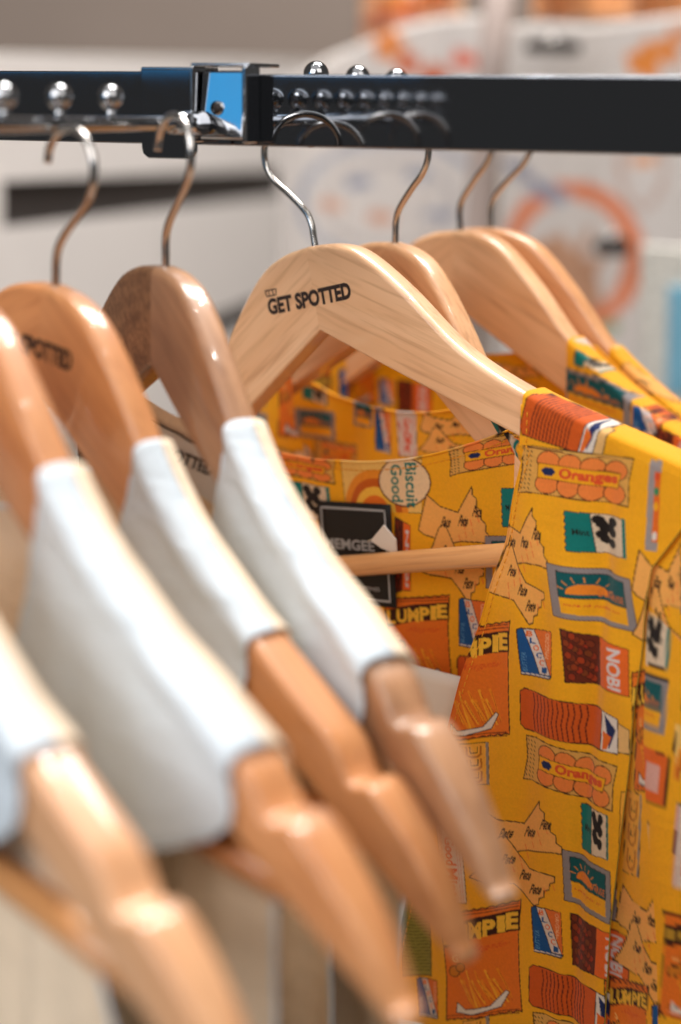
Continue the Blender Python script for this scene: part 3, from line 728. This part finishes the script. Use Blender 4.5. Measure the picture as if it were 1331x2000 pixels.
# --- the shirt in focus: its print is laid out motif by motif
fr3 = Frame(HP['h3']); NF, NB = .45, -1.7
sh = empty('printed_shirt', V(fr3.O)); tag(sh, 'yellow snack-print shirt in sharp focus on the lettered pale hanger', 'shirt', 'yellow printed shirts')
Hf = lambda x, y: fr3.hit(x, y, NF)
Hb = lambda x, y: fr3.hit(x, y, NB)
edge = [Hf(*p)[::-1] for p in ((1026, 872), (977, 1080), (930, 1250), (880, 1420), (838, 1580), (800, 1740), (770, 1870), (730, 2100))]
seam = [Hf(*p)[::-1] for p in ((1410, 965), (1330, 1030), (1272, 1110), (1250, 1300), (1235, 1450), (1215, 1650), (1200, 1800), (1188, 2060))]
zb3 = Hf(1000, 2075)[1]
cf = Canvas(Hf(700, 1500)[0] - 1, Hf(1420, 1200)[0] + 1, zb3 - 2, 0)
FM = [('roll', (1034, 752), (1192, 806), (1012, 846)), ('oranges', (1018, 868), (1232, 893), (1012, 962)), ('candy', (945, 970), (1080, 985), (945, 1205)),
 ('teal', (1105, 997), (1218, 1013), (1112, 1075)), ('sun', (1073, 1097), (1233, 1130), (1086, 1200)), ('box', (1012, 1225), (1080, 1230), (1016, 1318)),
 ('lumpie', (862, 1222), (998, 1212), (862, 1448)), ('nuts', (1100, 1225), (1228, 1258), (1106, 1330)), ('roll', (1015, 1342), (1232, 1400), (1015, 1422)),
 ('oranges', (1026, 1434), (1208, 1492), (1020, 1522)), ('candy', (922, 1552), (1106, 1556), (922, 1760)), ('teal', (1132, 1570), (1192, 1588), (1134, 1660)),
 ('sun', (1100, 1657), (1198, 1700), (1103, 1758)), ('lumpie', (866, 1772), (1016, 1758), (872, 1992)), ('box', (1038, 1768), (1096, 1779), (1041, 1860)),
 ('nuts', (1112, 1785), (1232, 1822), (1112, 1886)), ('roll', (1034, 1882), (1225, 1944), (1033, 1964)), ('mint', (852, 1612), (908, 1612), (861, 1760)),
 ('noodle', (905, 1450), (955, 1448), (908, 1532)), ('box', (812, 1910), (856, 1912), (814, 1986)), ('noodle', (910, 1992), (960, 1980), (914, 2060)),
 ('oranges', (1040, 1975), (1200, 2030), (1036, 2060)), ('green', (782, 1752), (838, 1756), (786, 1905)), ('teal', (760, 1640), (815, 1640), (765, 1720)),
 ('strip', (1262, 905), (1284, 908), (1258, 1075)), ('candy', (1235, 1040), (1350, 1060), (1235, 1300)), ('lumpie', (1236, 1300), (1318, 1300), (1236, 1545)),
 ('noodle', (1216, 1545), (1258, 1548), (1212, 1705)), ('candy', (1195, 1700), (1345, 1720), (1195, 1930)), ('box', (1290, 1950), (1350, 1956), (1290, 2040)), ('lumpie', (1190, 1900), (1282, 1916), (1186, 2080)),
 ('oranges', (1305, 1440), (1420, 1460), (1302, 1560)), ('roll', (1300, 1330), (1420, 1340), (1300, 1420)), ('sun', (1330, 1100), (1420, 1110), (1330, 1200))]
for nm, tl, tr, bl in FM:
    cf.frame(Hf(*tl), Hf(*tr), Hf(*bl))
    if nm == 'green': MOT[nm](cf)
    else: MOT[nm](cf)
foldx = Hf(1178, 1300)[0]
P, Cc, UV, (A, Z, N_) = shirt_front(fr3, cf, edge, seam, 10.5, .05, zb3, folds=((foldx, -.42, .5, .03), (foldx + 1.6, .3, .7, .03)))
grid_obj('front_panel', P, M['print'], sh, Cc, UV)
FA, FZ, FN = A, Z, N_
hem('front_hem', fr3, A[13:, 0][::3], Z[13:, 0][::3], N_[13:, 0][::3], .05, cf, sh)
# sleeve and side cloth right of the armhole seam
def sleeve(fr, c, seam, s_top, zbot, step, parent, wide=9.0, lift=.0):
    sz, sa = np.array(seam).T; o = np.argsort(sz); sz, sa = sz[o], sa[o]
    aa, az, an = fr.arm(1); zt = sz[-1] + .2
    z = np.arange(zt, zbot, -step)[:, None]; l = np.interp(z, sz, sa); u = np.arange(0, wide, step)[None]
    A = l - .5 + u; 
    top = np.interp(A, aa, az) + .1
    Z = np.minimum(z + 0 * u, top)
    N_ = .02 + lift + .55 * np.sin(np.clip(u - .5, 0, 99) * .55) + .12 * np.sin(A * 1.7 + Z * .25) + .02 * (zt - Z)
    return grid_obj('sleeve', fr.world(A, N_, Z), M['print'], parent, c.sample(A, Z), np.stack([A + 0 * Z, Z], -1))
sleeve(fr3, cf, seam, 16, zb3, .08, sh)
k = slice(13, None, 4)
tube('armhole_seam', fr3.world(A[k, -1], N_[k, -1] + .02, Z[k, -1]), .022 * CM, mat_plain('green_thread', (140, 122, 36), .8), sh, 6)
# inside of the back, below the neckline
neck = [Hb(*p) for p in ((380, 800), (440, 842), (500, 872), (540, 886), (600, 897), (680, 902), (760, 901), (830, 891), (900, 873), (960, 852), (1010, 832), (1060, 808), (1120, 790))]
cb = Canvas(Hb(380, 900)[0] - 1, Hb(1120, 1000)[0] + 2, Hb(700, 1560)[1] - 1, 1)
BM = [('oranges', (478, 872), (652, 898), (478, 918)), ('teal', (545, 940), (640, 950), (552, 1010)), ('bisc', (662, 896), (820, 898), (668, 998)), ('candy', (812, 938), (952, 944), (812, 1168)),
 ('oranges', (868, 872), (1052, 836), (872, 932)), ('teal', (970, 956), (1045, 956), (972, 1032)), ('sun', (938, 1050), (1030, 1050), (940, 1152)), ('lumpie', (750, 1160), (870, 1164), (756, 1345)),
 ('box', (888, 1170), (942, 1176), (885, 1266)), ('roll', (884, 1284), (1010, 1290), (884, 1345)), ('nuts', (768, 1010), (800, 1012), (768, 1160)), ('lumpie', (560, 1100), (660, 1104), (566, 1300)), ('box', (670, 1200), (730, 1206), (670, 1290)), ('teal', (860, 835), (925, 822), (862, 868))]
for nm, tl, tr, bl in BM: cb.frame(Hb(*tl), Hb(*tr), Hb(*bl)); MOT[nm](cb)
P, Cc, UV, (A, Z, N_) = shirt_back(fr3, cb, neck, .05, Hb(700, 1560)[1], Hb(1120, 1000)[0], NB)
grid_obj('back_panel', P, M['print'], sh, Cc, UV)
hem('neck_hem', fr3, A[0][::4], Z[0][::4], N_[0][::4], .09, cb, sh)
st = np.arange(0, A.shape[1] - 6, 9)
def stitch_row(name, A, Z, N_, dn, parent):
    vs, fs = [], []; P = fr3.world(A, N_ + dn, Z); L = np.concatenate([[0], np.cumsum(np.linalg.norm(np.diff(P, axis=0), axis=1))]) / CM
    for t in np.arange(.1, L[-1] - .3, .34):
        q = [np.array([np.interp(x, L, P[:, i]) for i in range(3)]) for x in (t, t + .11, t + .22)]
        v, f = tube_geo(q, .022 * CM, 5); k = len(vs); vs += v; fs += [tuple(i + k for i in g) for g in f]
    o = mesh_obj(name, vs, fs, M['thread_yellow'], parent); o['kind'] = 'stuff'; return o
M['thread_yellow'] = mat_plain('yellow_thread', (232, 156, 22), .7)
stitch_row('neck_stitching', A[9][::4], Z[9][::4], N_[9][::4], .03, sh)
stitch_row('front_stitching', FA[14:, 9][::4], FZ[14:, 9][::4], FN[14:, 9][::4], .03, sh)
# left front panel, tucked behind the right one
edgeL = [(-1.0, -8.6), (-8, -6.0), (-16, -2.5), (-24, 0.5), (zb3, 1.5)]; seamL = [(-6, -16), (zb3, -17)]
cL = tiled(-20, 4, zb3 - 1, 2, 1.5, 0)
P, Cc, UV, _ = shirt_front(fr3, cL, edgeL, seamL, 9.75, .12, zb3, side=-1, n_extra=-.5)
grid_obj('front_panel', P, M['print'], sh, Cc, UV)
# woven neck label
def onb(px, py, dn): 
    q = Hb(px, py); return fr3.world(np.array(q[0]), np.array(NB - .05 * abs(q[0] - 2) + dn), np.array(q[1]))
def quad_map(tl, tr, bl, dn):
    a, b, c_ = (onb(*tl, dn), onb(*tr, dn), onb(*bl, dn)); return lambda u, v: a + np.asarray(u)[..., None] * (b - a) + np.asarray(v)[..., None] * (c_ - a)
q = quad_map((622, 977), (766, 985), (636, 1172), .22)
gu, gv = np.meshgrid(np.linspace(0, 1, 8), np.linspace(0, 1, 10))
lab = grid_obj('neck_label', q(gu, gv) , M['label_black'], sh); lab.modifiers.new('t', 'SOLIDIFY').thickness = .0004
q2 = quad_map((622, 977), (766, 985), (636, 1172), .27)
def ribbon(path, w):
    vs, fs = [], []
    for (a, b) in path:
        a, b = np.array(a), np.array(b); d = b - a; d = d / np.hypot(*d); n = np.array([-d[1], d[0]]) * w
        k = len(vs); vs += [a - n - d * w, b - n + d * w, b + n + d * w, a + n - d * w]; fs.append((k, k + 1, k + 2, k + 3))
    return np.array(vs), fs
v, f = ribbon([((.06, .06), (.93, .06)), ((.93, .06), (.93, .94)), ((.93, .94), (.06, .94)), ((.06, .94), (.06, .06))], .011)
mesh_obj('label_border', q2(v[:, 0], v[:, 1]), f, M['label_grey'], lab, False)
def lab_text(body, x0, y0, x1, y1, off=.012):
    w = x1 - x0; h = y1 - y0
    return flat_text('label_lettering', body, lambda u, v: q2(x0 + u, y1 - v), M['label_grey'], lab, w, h, off)
lab_text('MEMGEE', .08, .36, .765, .465, .03); lab_text('MADE IN PHILIPPINES', .1, .81, .80, .85, .01)
# loop tag, nylon thread and the white paper swing tag
tg = empty('paper_tag', V(fr3.O)); tag(tg, 'plain white paper swing tag hanging inside the sharp yellow shirt', 'price tag')
qt = quad_map((600, 1235), (930, 1320), (560, 1400), .9)
gu, gv = np.meshgrid(np.linspace(0, 1, 12), np.linspace(0, 1.6, 12))
pt = qt(gu, gv); pc = grid_obj('paper_card', pt + np.array([0, 0, 0]), M['paper'], tg); pc.modifiers.new('t', 'SOLIDIFY').thickness = .0006
tube('tag_thread', smooth_path([onb(690, 1130, .5), onb(688, 1180, .62), onb(692, 1230, .8), onb(690, 1275, .92)], 5), .022 * CM, M['thread'], tg, 6)
ft = empty('fold_tag', V(fr3.O)); tag(ft, 'small folded white paper corner stuck out beside the black neck label', 'paper tag')
pts = [onb(742, 1050, .6), onb(768, 1020, .7), onb(787, 1050, .55), onb(786, 1078, .45), onb(758, 1066, .5)]
mesh_obj('tag_flap', pts, [(0, 1, 2, 3, 4)], M['paper'], ft, False).modifiers.new('t', 'SOLIDIFY').thickness = .0008
tube('tag_thread', smooth_path([onb(742, 1050, .6), onb(734, 1052, .5), onb(728, 1056, .35)], 5), .02 * CM, M['thread'], ft, 6)

# --- the shirts behind: same cut, print only hinted at by the blur
def back_shirt(h, label, sneck, oa, oz, necks, fm=(), bm=None):
    fr = Frame(HP[h]); r = empty('printed_shirt', V(fr.O)); tag(r, label, 'shirt', 'yellow printed shirts')
    c = tiled(-16, 24, -32, 2, oa, oz); cbk = c
    if fm:
        for nm, tl, tr, bl in fm:
            if nm == 'blank': c.frame(fr.hit(*tl, .3), fr.hit(*tr, .3), fr.hit(*bl, .3)).poly([(0, 0), (1, 0), (1, 1), (0, 1)], YEL)
            else: MOT[nm](c.frame(fr.hit(*tl, .3), fr.hit(*tr, .3), fr.hit(*bl, .3)))
    if bm:
        cbk = Canvas(-16, 24, -32, 2, res=20.5)
        for nm, tl, tr, bl in bm: MOT[nm](cbk.frame(fr.hit(*tl, -1.7), fr.hit(*tr, -1.7), fr.hit(*bl, -1.7)))
    aN = float(np.interp(sneck, S, AX))
    e = [(-9.5, aN + .1), (-16, aN - 3), (-24, aN - 7), (-32, aN - 9)]; sm = [(-12.5, 16.6), (-18, 16.2), (-32, 16)]
    P, Cc, UV, _ = shirt_front(fr, c, e, sm, sneck, .11, -30, n_extra=-1.5 if h == 'h4' else -.3); grid_obj('front_panel', P, M['print'], r, Cc, UV)
    eL = [(-9.5, -aN - .1), (-16, -aN + 3), (-24, -aN + 7), (-30, -aN + 9)]; sL = [(-12.5, -15), (-30, -15)]
    P, Cc, UV, _ = shirt_front(fr, c, eL, sL, sneck, .14, -30, side=-1, n_extra=-.4); grid_obj('front_panel', P, M['print'], r, Cc, UV)
    sleeve(fr, c, sm, 16, -30, .14, r)
    P, Cc, UV, (A, Z, N_) = shirt_back(fr, cbk, necks, .09, -26, 15.5); grid_obj('back_panel', P, M['print'], r, Cc, UV)
    hem('neck_hem', fr, A[0][::3], Z[0][::3], N_[0][::3], .08, cbk, r)
    return r
fr4 = Frame(HP['h4']); H4 = lambda x, y: fr4.hit(x, y, -1.7)
n4 = [H4(*p) for p in ((440, 640), (520, 700), (590, 745), (650, 775), (720, 796), (800, 806), (870, 803), (930, 788), (990, 760), (1050, 720))]
back_shirt('h4', 'yellow printed shirt directly behind the sharp one, its neckline just above', 6.9, 2.0, -1.0, n4, (), [('sun', (558, 798), (645, 806), (560, 852)), ('sun', (682, 786), (724, 792), (682, 830)), ('box', (728, 800), (760, 806), (728, 880)), ('mint', (774, 806), (812, 808), (776, 890)),
 ('candy', (818, 790), (936, 790), (818, 905)), ('teal', (942, 812), (1010, 800), (944, 850)), ('roll', (500, 860), (600, 872), (500, 905)), ('oranges', (600, 858), (690, 868), (600, 905)), ('teal', (578, 752), (628, 768), (578, 778))])
fr5 = Frame(HP['h5']); H5 = lambda x, y: fr5.hit(x, y, -1.7)
n5 = [H5(*p) for p in ((520, 640), (600, 668), (680, 684), (760, 694), (850, 698), (930, 694), (1010, 690), (1060, 684), (1120, 672))]
back_shirt('h5', 'blurred yellow printed shirt on the broad soft-focus hanger', 7.2, 5.0, -3.2, n5, [('blank', (1060, 640), (1420, 740), (1060, 900)), ('sun', (1088, 712), (1232, 758), (1090, 790)), ('teal', (1126, 682), (1176, 698), (1122, 712)), ('box', (1238, 792), (1294, 806), (1232, 838)), ('roll', (1256, 770), (1340, 800), (1250, 790)), ('nuts', (1285, 840), (1350, 860), (1280, 880))],
 [('nuts', (768, 742), (840, 746), (768, 806)), ('box', (735, 738), (762, 742), (735, 790)), ('lumpie', (640, 700), (730, 704), (640, 790)), ('roll', (900, 704), (990, 708), (900, 742)), ('candy', (975, 700), (1060, 700), (975, 770))])
n6 = [(-14, -9.0), (-9, -10.2), (-4, -11.2), (0, -11.5), (4, -11.2), (8, -9.8), (11, -8.6)]
back_shirt('h6', 'rearmost yellow printed shirt, only its shoulder showing at the far right', 7.4, 7.0, -6.0, n6)

# woven label and neck tape inside the white top on the brown hanger
fr2 = Frame(HP['h2']); H2 = lambda x, y: fr2.hit(x, y, -.95)
def on2(px, py, n): q = H2(px, py); return fr2.world(np.array(q[0]), np.array(n), np.array(q[1]))
inv = TOPS['h2'].matrix_basis.inverted(); off2 = np.array(V(fr2.O))
def to2(P): 
    P = np.asarray(P) + off2; sh_ = P.shape; P = P.reshape(-1, 3); return np.array([tuple(inv @ Vector(p)) for p in P]).reshape(sh_)
def sheet2(name, top, bot, n, mt, parent):
    t = smooth_path(top, 6); b_ = smooth_path(bot, 6); rows = [[on2(*(p + (q_ - p) * v), n) for p, q_ in zip(t, b_)] for v in np.linspace(0, 1, 6)]
    return grid_obj(name, to2(np.array(rows)), mt, parent)
sheet2('neck_tape', [(270, 770), (310, 796), (345, 815), (370, 822), (420, 850), (480, 890)], [(270, 850), (310, 870), (345, 880), (370, 895), (420, 925), (480, 960)], -1.02, M['shaded_cream'], TOPS['h2'])
lb = sheet2('neck_label', [(270, 800), (320, 834), (352, 848), (385, 866), (430, 890), (470, 912)], [(262, 905), (300, 920), (340, 940), (380, 960), (420, 985), (460, 1005)], -.92, M['label_white'], TOPS['h2'])
v = [on2(x, y, -.88) for x, y in ((300, 818), (322, 833), (350, 846), (372, 860), (395, 872), (420, 886), (440, 897))]
tube('stitching', to2(np.array(v)), .035 * CM, M['ink'], lb, 6)
o_, ux, vy = np.array((268, 868.)), np.array((147, 62.)), np.array((8, -23.))
flat_text('label_lettering', 'GET SPOTTED', lambda u, v: to2(np.array([on2(*(o_ + ux * a + vy * b), -.87) for a, b in zip(u, v)])), M['ink'], lb, 1.0, 1.0, .02, mx=3)

# ------------------------------------------------------------------ background: wall, cabinet, second rack with printed white cloth
wl = mesh_obj('wall', [V(p) for p in ((-260, -150, 360), (260, -150, 360), (260, 160, 360), (-260, 160, 360))], [(0, 1, 2, 3)], M['wall'], None, False)
tag(wl, kind='structure')
fl = mesh_obj('floor', [V(p) for p in ((-260, -150, -60), (260, -150, -60), (260, -150, 360), (-260, -150, 360))], [(3, 2, 1, 0)], mat_plain('grey_floor', (176, 166, 154), .5), None, False)
tag(fl, kind='structure')
# long white drawer unit that runs away to the right; every front is a slab with real thickness
cab = empty('drawer_unit', V(at(5, 400, 157))); tag(cab, 'blurred long white drawer unit with dark finger gaps behind the rail', 'cabinet')
pA, pB = at(5, 400, 157), at(558, 360, 268)
cd = pB - pA; cd[1] = 0; cd /= np.linalg.norm(cd); cn = np.array([cd[2], 0, -cd[0]])
if cn[2] > 0: cn = -cn
def cab_hit(px, py, back=0.0):
    r = ray(px, py); q = pA - cn * back; return r * ((q @ cn) / (r @ cn))
def cab_slab(name, px, mt, back=0.0, thick=.35):
    base = np.array(V(pA)); P = [np.array(V(cab_hit(x, y, back))) - base for x, y in px]; n3 = np.array(V(cn)) / CM * thick * CM
    vs = P + [p - n3 for p in P]; n = len(P)
    return mesh_obj(name, vs, [tuple(range(n)), tuple(range(2 * n - 1, n - 1, -1))] + [(i, i + n, (i + 1) % n + n, (i + 1) % n) for i in range(n)], mt, cab, False)
cab_slab('top_panel', [(-160, 96), (-160, 361), (640, 326), (640, 122)], M['cabinet'])
cab_slab('drawer_front', [(-160, 464), (-160, 840), (640, 530), (640, 373)], M['cabinet'])
cab_slab('drawer_front', [(-160, 900), (-160, 1500), (640, 800), (640, 572)], M['cabinet'])
cab_slab('finger_gap', [(-160, 340), (-160, 1500), (680, 820), (680, 310)], M['dark'], back=.6, thick=2)
cab_slab('end_stile', [(-160, 340), (-160, 1500), (6, 1400), (6, 336)], M['cabinet'], back=-.2, thick=2)
cab_slab('end_stile', [(559, 310), (559, 800), (680, 800), (680, 310)], M['cabinet'], back=-.2, thick=2)

def hung_cloth(name, label, cat, Z0, px_box, outline, paint, base, parts=None, amp=1.2, freq=.35, grp=None):
    """white printed cloth on the second rack: a folded sheet at depth Z0, print drawn in the cloth's own plane"""
    xs = [p[0] for p in outline]; ys = [p[1] for p in outline]
    C = np.array([at(*p, Z0)[:2] for p in outline])
    c = Canvas(C[:, 0].min() - 1, C[:, 0].max() + 1, C[:, 1].min() - 1, C[:, 1].max() + 1, base, 7.0)
    H = lambda x, y: at(x, y, Z0)[:2]
    paint(c, H)
    # sheet rows follow the outline's top edge
    top = np.array([H(*p) for p in px_box]); a = np.arange(C[:, 0].min(), C[:, 0].max(), .35)
    zt = np.interp(a, top[:, 0], top[:, 1]); zb = C[:, 1].min(); v = np.linspace(0, 1, 90)[:, None]
    Z = zt + (zb - zt) * v; A = np.broadcast_to(a, Z.shape)
    D = Z0 + amp * np.sin(A * freq + Z * .04) * (.3 + .7 * v) + .4 * amp * np.sin(A * freq * 2.3 + 1 + Z * .03)
    O = at(*outline[0], Z0); r = empty(name, V(O)); tag(r, label, cat, grp)
    P = np.stack([A - O[0], D - O[2], Z - O[1]], -1) * CM
    o = grid_obj('cloth', P, M['print'], r, c.sample(A, Z), np.stack([A, Z], -1)); md = o.modifiers.new('t', 'SOLIDIFY'); md.thickness = .001
    return r
WC = (226, 220, 216)
def ringpx(c, H, x, y, rx, ry, wpx, col, a0=0, a1=360, n=48):
    t = np.radians(np.linspace(a0, a1, n)); O = H(x, y); ux = H(x + 1, y) - O; uy = H(x, y + 1) - O
    out = [O + ux * rx * math.cos(q) + uy * ry * math.sin(q) for q in t]; inn = [O + ux * (rx - wpx) * math.cos(q) + uy * (ry - wpx) * math.sin(q) for q in t]
    for i in range(n - 1): c.raw(np.array([[(p[0] - c.a0) * c.R, (c.z1 - p[1]) * c.R] for p in (out[i], out[i + 1], inn[i + 1], inn[i])]), col)
def blob(c, H, x, y, rx, ry, col, n=18, wob=.25, seed=1):
    g = np.random.default_rng(seed); t = np.linspace(0, 2 * math.pi, n, endpoint=False); k = 1 + wob * g.standard_normal(n)
    P = [H(x + rx * kk * math.cos(q), y + ry * kk * math.sin(q)) for q, kk in zip(t, k)]
    c.raw(np.array([[(p[0] - c.a0) * c.R, (c.z1 - p[1]) * c.R] for p in P]), col)
def paintA(c, H):
    ringpx(c, H, 770, 395, 190, 125, 16, (176, 180, 192)); ringpx(c, H, 760, 400, 130, 85, 9, (196, 190, 190))
    for i, (x, y) in enumerate(((700, 355), (745, 425), (820, 340), (860, 420), (650, 400))): blob(c, H, x, y, 26, 12, ((150, 158, 180), (222, 168, 140), (170, 176, 190))[i % 3], seed=i)
    for i, (x, y, q) in enumerate(((760, 88, 34), (800, 120, 26), (905, 118, 24), (730, 50, 30), (850, 150, 30))): blob(c, H, x, y, q, q * .8, ((236, 150, 84), (214, 108, 60), (232, 120, 92))[i % 3], seed=i + 9)
def paintB(c, H):
    ringpx(c, H, 1118, 505, 142, 150, 36, (236, 146, 104)); blob(c, H, 1112, 535, 66, 74, (206, 160, 130), seed=4); blob(c, H, 1085, 380, 40, 16, (176, 186, 204), seed=5)
    ringpx(c, H, 1255, 330, 46, 80, 12, (206, 180, 168)); blob(c, H, 1270, 112, 40, 34, (236, 148, 70), seed=6); blob(c, H, 1325, 70, 26, 20, (236, 160, 110), seed=7)
    blob(c, H, 1262, 314, 26, 10, (238, 176, 130), seed=8); blob(c, H, 1195, 640, 20, 14, (150, 176, 130), seed=3)
    for i in range(8): blob(c, H, 990 + 14 * i, 320 + 9 * i, 7, 16, (150, 152, 172), seed=20 + i)
hung_cloth('printed_shirt_white', 'blurred white shirt with grey-blue ring print hanging left of the far post', 'shirt', 176, [(540, 170), (640, 112), (720, 78), (800, 46), (860, 34), (940, 30)], [(545, 30), (940, 30), (940, 1000), (545, 1000)], paintA, WC, grp='white printed shirts on the far rack')
hung_cloth('printed_shirt_white', 'blurred white shirt with a large orange ring print right of the far post', 'shirt', 168, [(985, 52), (1060, 44), (1150, 50), (1230, 40), (1400, 20)], [(985, 20), (1400, 20), (1400, 1000), (985, 1000)], paintB, WC, grp='white printed shirts on the far rack')
def paintC(c, H):
    for i in range(26):
        x, y = 715 + 185 * ((i * .37) % 1), -30 + 140 * ((i * .61) % 1); blob(c, H, x, y, 20, 16, ((236, 148, 72), (246, 196, 160), (220, 110, 60), (244, 220, 200), (200, 140, 110))[i % 5], seed=40 + i)
hung_cloth('patterned_scarf', 'blurred orange and pink patterned cloth bunched at the top behind the rail', 'scarf', 182, [(705, -60), (905, -60)], [(705, -60), (905, -60), (905, 108), (705, 108)], paintC, (238, 190, 150), amp=2.2, freq=.9)
hung_cloth('patterned_scarf', 'blurred orange cloth along the top right corner', 'scarf', 174, [(1040, -60), (1400, -60)], [(1040, -60), (1400, -60), (1400, 28), (1040, 34)], paintC, (226, 158, 104), amp=2.2, freq=.7)
# far rack post
ps = empty('rack_post', V(at(962, 60, 158))); tag(ps, 'blurred upright metal post of the second rack behind the rail', 'rack post')
b0 = np.array(V(at(962, 60, 158)))
tube('post_tube', [np.array(V(at(985, -120, 158))) - b0, np.array(V(at(960, 150, 158))) - b0, np.array(V(at(932, 460, 158))) - b0, np.array(V(at(905, 760, 158))) - b0], 1.25 * CM, mat_plain('post_paint', (168, 152, 145), .45), ps, 18)
# dark clips that grip the far shirts
for lab, (x0, y0, x1, y1), Zc in (('small black clip on the top edge of the orange-ring shirt', (1028, 80, 1136, 104), 163), ('small black clip beside the orange ring on the far shirt', (1165, 466, 1232, 500), 163)):
    cl = empty('clip', V(at(x0, y0, Zc))); tag(cl, lab, 'clip', 'black clips'); o0 = np.array(V(at(x0, y0, Zc)))
    ex_ = np.array([1., 0, 0]); w = (at(x1, y0, Zc) - at(x0, y0, Zc))[0]; h_ = (at(x0, y0, Zc) - at(x0, y1, Zc))[1]
    prism_obj('clip_jaw', boxpoly(0, w, -h_, 0, h_ * .3), .9, (np.zeros(3), ex_, UP, np.array([0, 1., 0])), M['dark'], cl, .1)
    tube('clip_pivot', np.array([[w * .3, .45, h_ * .1], [w * .7, .45, h_ * .1]]) * CM, .25 * CM, M['steel'], cl, 10)
# framed panel at the right edge
pf = empty('framed_panel', V(at(1250, 480, 150))); tag(pf, 'blurred pale grey panel with a blue picture at the right edge', 'display panel'); o0 = np.array(V(at(1250, 480, 150)))
def fpoly(px): return [((at(x, y, 150) - at(1250, 480, 150))[0], (at(x, y, 150) - at(1250, 480, 150))[1]) for x, y in px]
fr_ = (np.zeros(3), np.array([1., 0, 0]), UP, np.array([0, -1., 0]))
prism_obj('panel_board', fpoly([(1250, 1000), (1420, 1000), (1420, 492), (1256, 480)]), -1.5, fr_, mat_plain('speckled_board', (206, 204, 196), .8, noise=.25, nscale=160), pf, .1)
prism_obj('picture', fpoly([(1302, 770), (1420, 770), (1420, 556), (1306, 560)]), .4, fr_, mat_plain('blue_picture', (120, 178, 204), .5, noise=.15, nscale=14), pf, .05)
